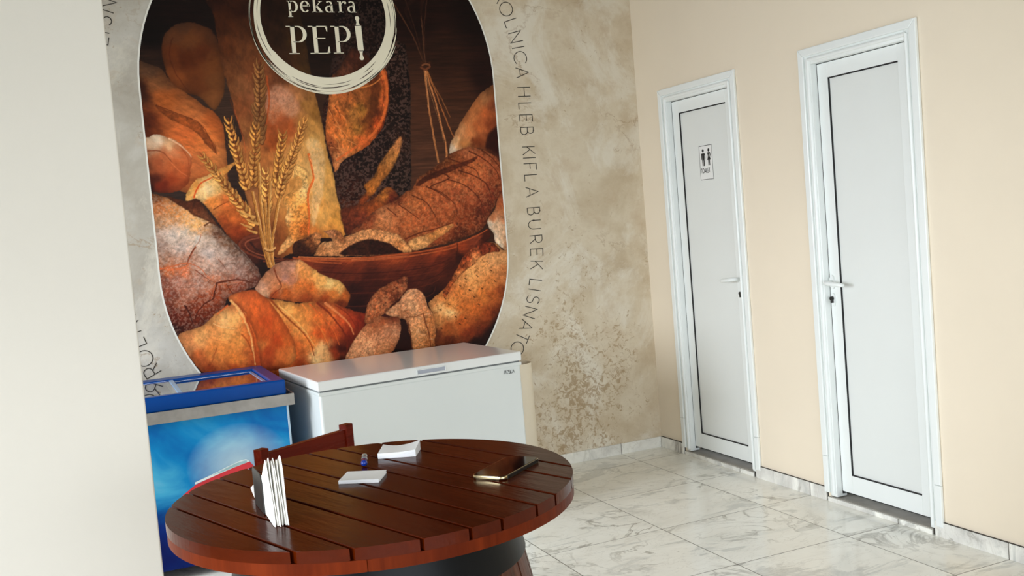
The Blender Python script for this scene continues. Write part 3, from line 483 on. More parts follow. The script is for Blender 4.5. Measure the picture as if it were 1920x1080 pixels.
('P',[(-101.9,184.9),(-98.3,182.1),(-92.7,180.2),(-85.9,177.8),(-81.1,176.9),(-76.2,177.8),(-74.5,174.7),(-71.4,169.8),(-67.4,163.3),(-62.5,157.3),(-57.5,151.1),(-51.7,143.4),(-48.0,137.3),(-47.0,132.8),(-48.8,129.1),(-58.0,126.7),(-65.8,123.7),(-68.1,119.1),(-74.2,113.1),(-80.0,110.0),(-87.5,108.0),(-92.6,105.8),(-97.3,108.3),(-101.9,133.1),(-103.4,161.1)],[(-97.3,179.1,150,84,44),(-96.1,173.4,184,112,66),(-90.7,174.0,206,130,74),(-88.4,171.0,222,146,84),(-82.3,168.7,234,166,100),(-77.3,164.6,238,178,112),(-75.9,160.7,220,160,110),(-96.7,167.0,176,128,92),(-91.4,167.5,196,140,96),(-94.7,161.3,186,160,146),(-90.4,160.0,206,186,172),(-84.1,160.4,206,184,166),(-77.2,157.0,206,190,178),(-97.1,155.0,160,130,116),(-86.6,153.1,196,172,160),(-71.0,154.6,190,166,150),(-65.2,148.4,176,150,136),(-73.6,147.3,196,174,164),(-62.8,153.9,130,90,66),(-96.0,147.4,160,116,94),(-83.7,146.3,176,124,100),(-75.1,141.7,190,150,130),(-64.1,140.7,170,134,118),(-56.3,143.8,150,112,96),(-57.1,136.2,160,120,106),(-51.5,135.7,130,84,66),(-50.0,131.7,110,56,40),(-94.0,141.7,190,104,62),(-86.0,140.9,200,112,74),(-90.1,135.7,170,110,90),(-96.3,136.3,140,80,62),(-79.4,134.6,170,118,98),(-84.4,129.4,166,110,88),(-73.1,134.0,176,112,84),(-65.1,130.3,160,80,48),(-59.6,129.7,150,72,48),(-71.1,126.1,150,66,36),(-95.3,128.7,124,62,44),(-89.5,124.3,144,80,56),(-78.8,122.2,130,56,30),(-86.3,120.2,110,42,20),(-94.5,118.3,90,30,16),(-90.6,113.1,92,30,14),(-81.5,114.0,100,34,14),(-94.5,109.8,50,16,9),(-75.7,117.1,110,40,18),(-68.0,157.2,110,66,44),(-59.6,148.9,120,84,66)],(0.2,1.5,1.2,-20),(3,0.35),1,0,(0.36,(222,200,188),0.3,0.9),0.35),
('P',[(-91.5,180.0),(-85.8,178.3),(-81.1,176.9),(-76.2,177.8),(-74.1,174.7),(-70.9,169.8),(-67.4,163.3),(-69.2,164.0),(-73.5,166.6),(-77.9,168.4),(-82.0,172.4),(-87.0,176.0)],[(-84.3,176.3,90,44,24),(-77.3,174.0,84,40,22),(-72.5,167.0,110,62,38),(-78.6,170.3,120,64,36)],(0.25,1,1,-30),(1,0.3),1,0,None,0.5),
('S',[(-79.6,152.4),(-82.0,149.0),(-84.8,143.6)],1.1,0.44000000000000006,(150,70,40),0.85),
('S',[(-80.2,151.7),(-83.0,148.1),(-84.2,145.4)],0.4,0.16000000000000003,(70,26,12),0.85),
('S',[(-98.7,142.6),(-92.0,143.5),(-84.7,144.5),(-78.7,141.6),(-74.7,136.0),(-70.5,132.6)],0.7,0.27999999999999997,(196,96,54),0.85),
('S',[(-76.1,158.8),(-77.3,155.6),(-79.9,152.6)],0.5,0.2,(170,110,84),0.85),
('S',[(-70.5,132.6),(-72.5,126.3),(-73.3,124.3),(-77.9,122.1),(-82.5,117.4),(-83.5,113.3)],0.9,0.36000000000000004,(70,24,12),0.85),
('S',[(-70.5,132.6),(-64.9,133.1),(-59.2,133.3),(-52.9,131.2),(-49.4,130.4)],0.9,0.36000000000000004,(80,28,14),0.85),
('S',[(-87.9,122.3),(-85.7,117.3),(-84.5,111.0)],0.9,0.36000000000000004,(56,16,8),0.85),
('S',[(-68.3,144.9),(-65.9,140.9),(-64.0,137.4)],0.5,0.2,(130,76,56),0.85),
('S',[(-80.6,140.4),(-77.3,137.2),(-73.5,134.0)],0.6,0.24,(120,50,28),0.85),
('S',[(-65.1,130.3),(-63.6,127.3),(-61.9,125.2)],0.5,0.2,(90,34,16),0.85),
('S',[(-94.0,141.7),(-87.7,142.0),(-83.9,143.5)],1.4,0.5599999999999999,(210,110,66),0.85),
('S',[(-73.8,163.4),(-70.0,165.0),(-66.6,162.3)],0.8,0.32000000000000006,(90,46,26),0.85),
('S',[(-59.3,151.7),(-52.6,143.5),(-48.1,136.3)],0.5,0.2,(70,40,30),0.85),
('S',[(-71.3,131.4),(-73.1,126.4),(-74.1,124.1)],0.5,0.2,(206,110,70),0.6),
('S',[(-69.6,131.5),(-63.1,131.8),(-57.5,131.9)],0.5,0.2,(200,110,70),0.6),
('E',(-41.3,206.0),(-36.5,248.7),13,6.4,(146,98,54),(84,46,22),0.85,6.0),
('E',(-46.4,183.3),(-41.6,215.5),8,5.6,(186,126,62),(112,60,24),1,4.6),
('E',(-49.8,181.6),(-56.2,219.4),10,5.0,(198,136,68),(116,60,22),1,4.6),
('E',(-47.5,162.3),(-72.3,201.8),12,4.8,(200,140,72),(120,64,24),1,4.4),
('E',(-34.6,181.6),(-27.7,211.1),8,4.8,(190,130,64),(112,60,24),1,4.4),
('E',(-31.8,180.5),(-14.6,217.9),10,5.2,(204,142,74),(118,64,26),1,4.6),
('E',(-40.2,168.5),(-39.0,190.5),6,5.4,(210,150,80),(124,68,26),1,4.6),
('E',(-33.7,175.8),(-27.7,192.8),5,5.0,(204,142,74),(118,64,26),1,4.4),
('S',[(-47.2,179.5),(-45.7,166.0),(-44.8,153.4),(-42.6,138.7)],1.3,1.1700000000000002,(184,122,56),0.95),
('S',[(-46.6,179.5),(-45.1,165.9),(-44.3,153.4),(-42.1,138.6)],0.35,0.3,(238,190,122),0.8),
('S',[(-47.9,179.6),(-46.4,166.0),(-45.6,153.5),(-43.4,138.8)],0.35,0.3,(96,50,20),0.8),
('S',[(-42.4,194.6),(-43.3,175.4),(-42.8,156.1),(-41.7,138.6)],1.6,1.4400000000000002,(184,122,56),0.95),
('S',[(-41.9,194.5),(-42.8,175.4),(-42.3,156.1),(-41.1,138.6)],0.35,0.3,(238,190,122),0.8),
('S',[(-43.2,194.6),(-44.1,175.5),(-43.6,156.2),(-42.4,138.7)],0.35,0.3,(96,50,20),0.8),
('S',[(-41.2,173.4),(-41.4,156.0),(-41.2,138.6)],1.4,1.26,(184,122,56),0.95),
('S',[(-40.6,173.3),(-40.9,156.0),(-40.6,138.5)],0.35,0.3,(238,190,122),0.8),
('S',[(-41.9,173.4),(-42.2,156.1),(-42.0,138.6)],0.35,0.3,(96,50,20),0.8),
('S',[(-33.4,174.8),(-36.4,163.4),(-39.5,151.0),(-39.9,139.4)],1.2,1.08,(184,122,56),0.95),
('S',[(-32.8,174.7),(-35.8,163.3),(-38.9,151.0),(-39.3,139.4)],0.35,0.3,(238,190,122),0.8),
('S',[(-34.1,174.8),(-37.2,163.4),(-40.3,151.1),(-40.6,139.5)],0.35,0.3,(96,50,20),0.8),
('S',[(-37.2,184.7),(-40.0,165.6),(-40.4,146.2)],1.2,1.08,(184,122,56),0.95),
('S',[(-36.6,184.6),(-39.4,165.5),(-39.8,146.2)],0.35,0.3,(238,190,122),0.8),
('S',[(-38.0,184.7),(-40.8,165.6),(-41.1,146.3)],0.35,0.3,(96,50,20),0.8),
('S',[(-46.3,169.9),(-44.1,153.3),(-41.6,139.6)],0.8,0.7200000000000001,(184,122,56),0.95),
('S',[(-45.7,169.8),(-43.5,153.3),(-41.0,139.5)],0.35,0.3,(238,190,122),0.8),
('S',[(-47.0,169.9),(-44.8,153.4),(-42.4,139.6)],0.35,0.3,(96,50,20),0.8),
('S',[(-43.6,148.7),(-40.8,147.4),(-38.0,148.6)],1.0,1.0,(206,150,90),1),
('S',[(-43.5,147.5),(-40.9,146.3),(-38.2,147.2)],0.5,0.5,(100,56,24),1),
('S',[(-47.5,157.5),(-50.2,158.7),(-52.5,160.0)],1.5,0.4,(200,146,80),0.95),
('S',[(-50.0,160.6),(-52.7,161.7),(-55.0,163.1)],1.5,0.4,(200,146,80),0.95),
('S',[(-46.1,162.2),(-48.8,163.3),(-51.1,164.7)],1.5,0.4,(200,146,80),0.95),
('S',[(-47.6,166.1),(-50.3,167.3),(-52.6,168.6)],1.5,0.4,(200,146,80),0.95),
('S',[(-50.3,167.3),(-53.0,168.4),(-55.3,169.8)],1.5,0.4,(200,146,80),0.95),
('P',[(-50.8,127.4),(-48.7,130.6),(-45.1,134.9),(-41.8,137.6),(-37.7,140.0),(-31.8,141.0),(-25.8,141.0),(-22.2,138.7),(-18.6,135.3),(-14.0,131.8),(-9.2,129.1),(-4.4,127.1),(-1.2,122.8),(0.6,118.6),(-0.5,114.2),(-3.0,112.1),(-8.7,114.1),(-18.4,116.6),(-28.2,117.5),(-36.8,119.8),(-43.4,121.6),(-48.9,123.8)],[(-47.5,128.5,206,150,120),(-44.1,133.0,190,124,86),(-46.9,124.6,214,158,120),(-39.0,136.4,170,110,80),(-40.0,126.8,196,120,76),(-34.0,137.9,176,120,96),(-29.2,137.4,190,134,110),(-33.7,132.0,180,124,106),(-30.0,129.7,176,112,84),(-35.1,127.2,190,110,60),(-25.3,138.0,226,150,84),(-22.9,131.9,222,140,70),(-16.9,132.3,236,170,92),(-27.4,126.5,206,110,46),(-33.6,122.2,176,84,32),(-21.6,124.9,196,98,38),(-15.4,127.2,232,166,90),(-10.5,126.7,240,196,122),(-5.7,124.2,226,170,96),(-9.0,120.6,200,110,46),(-2.1,118.9,176,88,34),(-24.1,119.2,150,64,24),(-14.3,118.2,150,62,22),(-4.6,114.1,110,42,16),(-41.4,122.0,160,66,26)],(0.16,1.3,1.3,0),(1.5,0.25),1,0,None,0.35),
('S',[(-39.9,137.5),(-38.8,133.5),(-37.1,128.9),(-36.9,126.4),(-40.1,124.8),(-43.1,122.0)],0.8,0.4,(120,52,26),0.9),
('S',[(-36.9,126.3),(-30.2,127.2),(-27.3,127.4)],0.5,0.3,(214,130,70),0.6),
('S',[(-26.0,140.6),(-27.1,134.3),(-28.6,128.5)],0.6,0.3,(230,170,120),0.5),
('P',[(-92.8,105.9),(-89.2,108.7),(-84.6,109.4),(-79.0,111.3),(-73.0,116.3),(-68.6,118.7),(-64.2,120.6),(-65.2,124.1),(-61.8,125.9),(-57.1,127.0),(-51.4,126.6),(-47.5,123.7),(-43.4,121.3),(-36.8,119.4),(-29.2,117.3),(-24.3,117.1),(-18.4,116.8),(-11.5,115.9),(-5.7,113.3),(0.1,110.4),(8.6,107.1),(9.2,103.5),(5.0,96.9),(0.5,92.4),(-3.1,86.8),(-5.6,82.1),(-10.0,78.6),(-18.7,72.8),(-48.5,69.1),(-66.7,76.6),(-79.0,83.1),(-84.0,88.1),(-88.7,95.9)],[(-89.4,106.4,212,134,80),(-89.2,99.7,220,140,84),(-82.4,104.6,236,164,96),(-83.5,93.3,190,96,46),(-74.6,109.4,226,146,80),(-68.8,112.5,240,180,112),(-63.1,112.8,238,172,98),(-67.7,104.7,234,160,86),(-62.5,100.2,226,142,68),(-70.4,95.4,220,130,60),(-76.1,94.2,206,120,56),(-65.3,90.9,214,120,50),(-79.5,88.0,140,56,22),(-65.9,85.2,150,60,24),(-58.3,123.8,206,98,46),(-52.6,124.2,196,84,36),(-60.5,120.2,216,130,74),(-49.4,118.0,206,84,32),(-53.7,112.7,190,76,28),(-46.0,113.8,190,78,30),(-45.1,103.9,190,78,28),(-53.0,101.0,196,86,32),(-48.1,92.6,176,70,26),(-52.4,87.3,166,66,26),(-39.0,97.3,190,84,32),(-40.9,87.7,206,112,50),(-32.8,90.6,190,88,34),(-40.1,115.1,234,156,78),(-34.4,114.4,236,166,88),(-29.0,109.9,226,146,70),(-27.7,102.8,232,150,74),(-24.4,95.5,214,120,52),(-19.2,108.8,216,110,46),(-18.2,98.7,196,84,32),(-24.7,113.4,220,130,60),(-16.9,90.6,236,180,116),(-21.5,85.2,240,196,134),(-15.5,84.4,220,160,100),(-31.6,82.5,150,60,22),(-9.2,87.6,140,50,20),(-10.2,97.7,180,72,28),(-10.3,107.8,214,110,50),(-14.7,114.2,190,90,42),(-5.3,107.2,190,76,34),(0.6,104.5,170,58,26),(4.6,103.0,130,36,16),(-2.4,94.8,120,34,14),(-7.0,89.3,60,16,8),(-7.8,80.4,40,10,6),(-56.9,80.1,70,24,12),(-28.3,76.1,80,28,12)],(0.16,1.6,2.2,-10),(2.5,0.3),1,0,None,0.35),
('P',[(-65.2,124.4),(-61.8,125.9),(-57.1,127.0),(-51.4,126.6),(-47.5,123.7),(-43.6,119.3),(-39.5,112.1),(-35.4,103.7),(-32.4,94.5),(-33.2,86.7),(-39.4,82.6),(-50.9,83.2),(-51.9,93.1),(-53.0,101.0),(-55.1,109.0),(-58.1,116.1),(-61.5,120.3),(-64.5,122.4)],[(-62.1,123.8,206,110,56),(-57.3,124.7,196,90,42),(-51.7,124.1,200,92,42),(-57.8,119.9,214,104,48),(-51.3,118.2,216,98,40),(-45.7,116.7,206,92,38),(-53.7,112.7,204,92,36),(-46.5,109.0,190,74,26),(-40.9,107.3,200,90,34),(-49.0,102.4,196,84,30),(-41.8,97.7,178,66,22),(-48.1,92.6,170,64,24),(-36.1,96.9,206,98,38),(-40.7,89.7,196,100,44),(-34.9,88.9,216,126,60),(-47.0,84.6,140,54,22),(-50.6,96.8,214,116,52)],(0.12,1.2,3,-20),(1.6,0.3),1,0,None,0.4),
('S',[(-64.3,122.4),(-60.8,117.8),(-57.8,110.3),(-55.7,102.3),(-55.2,94.4),(-54.8,86.6)],1.3,0.65,(240,180,110),0.75),
('S',[(-62.3,121.4),(-59.0,117.2),(-56.0,109.1),(-54.3,101.1),(-53.8,91.3)],0.6,0.3,(140,52,18),0.75),
('S',[(-60.3,103.8),(-57.7,99.6),(-55.6,93.5),(-55.1,87.6)],0.8,0.4,(150,60,22),0.75),
('S',[(-43.4,120.9),(-37.5,112.8),(-32.2,106.3),(-27.4,100.8),(-23.6,93.4),(-22.7,87.3)],1.0,0.5,(130,48,16),0.75),
('S',[(-26.4,116.5),(-22.1,109.1),(-17.0,100.6),(-13.9,91.2)],0.8,0.4,(226,130,60),0.75),
('S',[(-18.0,116.2),(-13.0,111.1),(-7.7,103.5),(-3.4,94.9),(-4.1,86.9)],1.3,0.65,(110,34,14),0.75),
('S',[(-13.5,115.5),(-7.1,109.4),(-1.6,102.8),(0.8,96.4)],1.4,0.7,(226,140,84),0.75),
('S',[(-7.7,113.5),(-1.1,107.7),(3.2,99.2)],0.7,0.35,(120,36,16),0.75),
('S',[(-22.5,116.1),(-17.1,109.5),(-10.9,100.8),(-7.8,91.4)],1.0,0.5,(210,96,40),0.75),
('S',[(-74.4,111.2),(-70.0,108.8),(-63.7,107.1)],0.5,0.25,(246,196,134),0.75),
('S',[(-77.0,103.9),(-71.7,101.3),(-65.2,101.5)],0.5,0.25,(206,120,62),0.75),
('S',[(-73.9,97.8),(-76.2,93.3),(-77.6,88.7)],0.6,0.3,(170,80,36),0.75),
('S',[(-66.2,119.9),(-70.1,117.4),(-72.1,115.6)],1.0,0.5,(226,104,48),0.75),
('S',[(-39.0,116.9),(-32.8,110.3),(-25.9,100.6),(-20.9,91.1)],0.6,0.3,(240,186,110),0.75),
('P',[(19.7,87.0),(22.5,93.8),(27.2,99.4),(33.7,100.7),(38.6,83.5)],[(26.3,89.2,40,14,9)],(0.1,2,2,0),(1,0),1,0,None,0.35),
('P',[(7.8,102.7),(8.7,107.6),(10.4,112.5),(14.2,117.2),(18.1,120.3),(24.1,122.7),(30.1,124.9),(34.8,125.5),(34.7,120.1),(32.0,116.3),(28.5,113.1),(24.0,110.0),(20.5,106.3),(15.0,103.9),(10.6,101.3)],[(11.4,109.4,176,100,60),(16.2,116.9,160,86,50),(22.8,120.3,140,72,40),(31.6,123.5,120,58,34),(32.3,119.4,150,80,48),(24.5,115.1,130,64,36),(17.7,110.7,176,100,60),(26.5,113.8,96,42,22),(13.0,105.1,150,76,40),(21.9,110.2,160,92,56)],(0.38,1,1,30),(1,0.3),1,0,(0.25,(220,150,100),0.4),0.35),
('P',[(20.4,105.8),(23.9,109.0),(29.5,112.5),(31.4,115.3),(34.3,117.9),(38.6,118.3),(42.2,116.8),(44.6,112.9),(45.5,108.7),(47.1,104.9),(49.5,101.0),(49.6,90.5),(48.7,84.1),(34.8,83.5),(34.3,89.3),(32.7,95.6),(31.6,100.9),(27.5,102.4)],[(24.6,105.8,190,130,90),(32.6,111.1,200,136,94),(37.4,116.8,214,150,106),(41.5,114.3,206,136,92),(36.6,108.6,216,156,110),(43.0,107.9,190,120,76),(44.8,103.6,190,122,76),(32.0,105.0,170,108,70),(36.9,100.3,206,140,92),(37.3,93.0,206,142,90),(39.9,85.5,186,120,70),(46.4,97.2,186,112,60),(46.5,86.7,166,96,50),(29.4,100.2,100,54,30)],(0.3,0.9,0.9,0),(0.9,0.2),1,0,(0.2,(238,186,140),0.4),0.35),
('S',[(42.6,103.3),(43.7,97.5),(45.5,90.0),(45.4,83.7)],0.9,0.6,(110,54,28),0.85),
('S',[(33.1,99.7),(33.8,92.4),(34.3,84.1)],0.8,0.6,(90,40,20),0.85),
('S',[(32.3,102.4),(38.2,102.2),(42.6,103.3)],0.6,0.4,(120,64,34),0.8),
('P',[(-5.4,82.1),(-2.5,88.2),(1.7,94.3),(6.8,99.7),(11.8,103.0),(16.1,104.6),(21.3,103.7),(27.6,102.9),(28.8,99.2),(27.9,93.1),(25.6,88.3),(22.6,83.7),(17.1,81.7),(10.8,81.0),(1.4,81.2)],[(-1.1,86.6,216,150,104),(3.7,94.0,220,152,104),(10.4,99.3,196,122,78),(7.2,87.5,226,160,112),(14.0,92.8,222,150,104),(12.7,101.1,150,78,44),(19.0,101.4,150,76,42),(25.3,101.7,110,50,28),(20.6,96.1,200,132,92),(25.8,95.4,206,142,102),(24.2,89.5,190,124,84),(17.5,86.2,206,136,88),(14.9,102.9,176,104,64),(21.6,84.7,160,94,56)],(0.24,0.9,0.9,0),(1,0.2),1,0,(0.25,(150,78,48),0.4),0.35),
('S',[(11.4,81.9),(14.0,87.7),(14.0,92.8),(17.5,97.5),(26.9,96.3)],0.5,0.3,(170,96,60),0.6),
('P',[(46.1,108.6),(49.9,111.8),(58.2,117.5),(61.5,120.5),(65.1,126.5),(67.7,130.4),(73.2,136.2),(79.2,139.4),(86.1,140.9),(91.7,139.9),(96.0,135.8),(101.1,134.3),(99.1,112.5),(93.0,102.4),(86.3,92.5),(79.7,82.6),(69.3,81.2),(49.4,82.7),(49.6,93.7),(48.5,102.1)],[(49.6,108.2,206,136,80),(56.5,111.7,214,128,66),(60.3,116.5,200,110,56),(53.7,104.7,236,176,112),(60.0,101.9,240,190,126),(50.9,98.7,206,130,70),(65.4,111.8,214,124,60),(60.6,108.1,220,138,70),(68.1,105.2,196,104,44),(66.2,120.1,216,140,80),(73.2,123.6,232,164,98),(80.3,127.1,228,156,94),(87.5,130.7,214,150,96),(94.4,131.1,206,144,92),(94.7,121.5,190,116,66),(77.1,116.9,226,150,84),(86.3,118.1,206,124,64),(81.0,110.1,206,116,52),(87.8,109.4,176,88,38),(75.8,102.2,190,96,40),(66.2,95.9,180,86,34),(82.3,99.3,150,66,26),(86.9,98.8,110,44,18),(57.0,92.8,160,80,34),(70.0,89.1,120,46,18),(79.1,89.1,90,32,13),(57.4,85.4,90,34,14),(50.0,88.4,110,50,24),(74.0,83.3,46,14,8),(92.6,111.0,130,60,28)],(0.16,1.2,1.2,0),(2,0.3),1,0,(0.18,(110,60,26),0.4),0.35),
('P',[(56.9,115.8),(63.1,123.5),(67.6,130.2),(70.8,134.3),(76.8,138.5),(83.9,141.1),(88.4,141.0),(92.7,137.7),(93.6,134.9),(87.9,134.9),(80.8,132.4),(76.5,128.5),(71.2,125.9),(66.4,122.2),(61.5,117.4),(57.6,111.5),(55.7,112.8)],[(60.3,116.5,160,76,36),(68.0,128.3,150,66,30),(74.2,134.0,130,50,24),(83.6,138.5,110,42,22),(90.3,136.8,130,58,32),(77.3,131.6,206,130,76),(68.8,124.0,196,116,64)],(0.45,0.9,0.9,20),(0.8,0.3),1,0,None,0.35),
('S',[(70.2,121.3),(71.0,120.6)],0.7,0.5,(64,34,14),0.9),
('S',[(66.5,117.4),(67.3,116.8)],0.7,0.5,(64,34,14),0.9),
('S',[(74.8,109.7),(75.6,109.1)],0.7,0.5,(64,34,14),0.9),
('S',[(58.3,107.3),(59.1,106.7)],0.7,0.5,(64,34,14),0.9),
('S',[(53.1,104.7),(53.9,104.1)],0.7,0.5,(64,34,14),0.9),
('S',[(68.0,97.8),(68.9,97.2)],0.7,0.5,(64,34,14),0.9),
('S',[(64.4,95.0),(65.3,94.4)],0.7,0.5,(64,34,14),0.9),
('S',[(80.3,114.4),(81.1,113.8)],0.7,0.5,(64,34,14),0.9),
('S',[(88.6,117.8),(89.5,117.2)],0.7,0.5,(64,34,14),0.9),
('S',[(56.5,111.1),(57.3,110.5)],0.7,0.5,(64,34,14),0.9),
('S',[(52.7,93.8),(53.5,93.2)],0.7,0.5,(64,34,14),0.9),
('S',[(72.3,114.2),(73.2,113.6)],0.7,0.5,(64,34,14),0.9),
('S',[(77.6,122.1),(78.4,121.5)],0.7,0.5,(64,34,14),0.9),
('S',[(86.9,124.4),(87.8,123.8)],0.7,0.5,(64,34,14),0.9),
('S',[(62.0,99.5),(62.9,98.9)],0.7,0.5,(64,34,14),0.9),
('S',[(77.2,105.2),(78.0,104.6)],0.7,0.5,(64,34,14),0.9),
('P',[(62.6,81.6),(74.1,84.4),(81.5,89.9),(89.2,98.6),(95.8,108.6),(99.7,112.4),(96.3,75.2)],[(85.8,87.2,24,8,7),(92.8,100.3,60,24,12)],(0.1,2,2,0),(1,0),0.8,0,None,3),
]
# ================================================================ SETTING
XL, YF, H = -6.0, -9.0, 3.5
struct('floor', box(BM(), XL-.2, .2, YF-.2, .2, -.12, 0), M['floor'])
struct('ceiling', box(BM(), XL-.2, .2, YF-.2, .2, H, H+.12), M['ceil'])
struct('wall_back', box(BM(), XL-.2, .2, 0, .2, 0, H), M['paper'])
DOORS = [(-.266, -1.038), (-1.56, -2.313)]
bm = BM(); ys = [0]
for a, b in DOORS:
    ys += [a-.03, b+.03]
ys.append(YF-.2)
for i in range(0, len(ys), 2): box(bm, 0, .2, ys[i+1], ys[i], 0, H)
for a, b in DOORS:
    box(bm, 0, .2, b+.03, a-.03, 2.205, H); 
struct('wall_right', bm, M['cream'])
# left wall with two window openings, and its return (the white wall end in the foreground)
bm = BM(); wins = [(-.35, -2.15), (-3.6, -6.8)]
box(bm, XL-.2, XL, YF-.2, 0, 0, .4); box(bm, XL-.2, XL, YF-.2, 0, 2.5, H)
yy = [0, wins[0][0], wins[0][1], wins[1][0], wins[1][1], YF-.2]
for i in (0, 2, 4): box(bm, XL-.2, XL, yy[i+1], yy[i], .4, 2.5)
struct('wall_left', bm, M['pillar'])
struct('wall_partition', box(BM(), XL, -3.189, -2.46, -2.2, 0, H, .004), M['pillar'])
bm = BM(); box(bm, XL-.2, .2, YF-.2, YF, 0, .15); box(bm, XL-.2, .2, YF-.2, YF, 2.55, H)
box(bm, XL-.2, -5.7, YF-.2, YF, .15, 2.55); box(bm, -.3, .2, YF-.2, YF, .15, 2.55)
struct('wall_front', bm, M['pillar'])
def window(name, horiz, a, b, z0, z1, n):
    bm = BM(); f = .06
    def bb(s0, s1, q0, q1):
        if horiz: box(bm, s0, s1, YF-.13, YF-.07, q0, q1)
        else: box(bm, XL-.13, XL-.07, s0, s1, q0, q1)
    bb(a, b, z0, z0+f); bb(a, b, z1-f, z1)
    for i in range(n+1):
        s = a+(b-a-f)*i/n; bb(s, s+f, z0+f, z1-f)
    struct(name, bm, M['upvc'])
window('window_1', True, -5.7, -.3, .15, 2.55, 3)
window('window_2', False, -2.15, -.35, .4, 2.5, 2)
window('window_3', False, -6.8, -3.6, .4, 2.5, 3)
# baseboards of the same marble, 7 cm high
def bboard(name, a, b):
    struct(name, box(BM(), -.011, 0, b, a, 0, .068, .0015, 1), M['base'])
struct('baseboard_back', box(BM(), XL, -.011, -.011, 0, 0, .068, .0015, 1), M['base'])
bboard('baseboard_right', -.011, -.270); bboard('baseboard_right.001', -.995, -1.566); bboard('baseboard_right.002', -2.264, YF)
struct('baseboard_partition', box(BM(), XL, -3.189, -2.471, -2.46, 0, .068, .0015, 1), M['base'])
# thin dark joint above the skirting
bm = BM()
for a, b in ((-.011, -.262), (-1.038, -1.556), (-2.313, YF)): box(bm, -.0102, 0, b, a, .068, .0696)
struct('trim_1', bm, M['dark'])

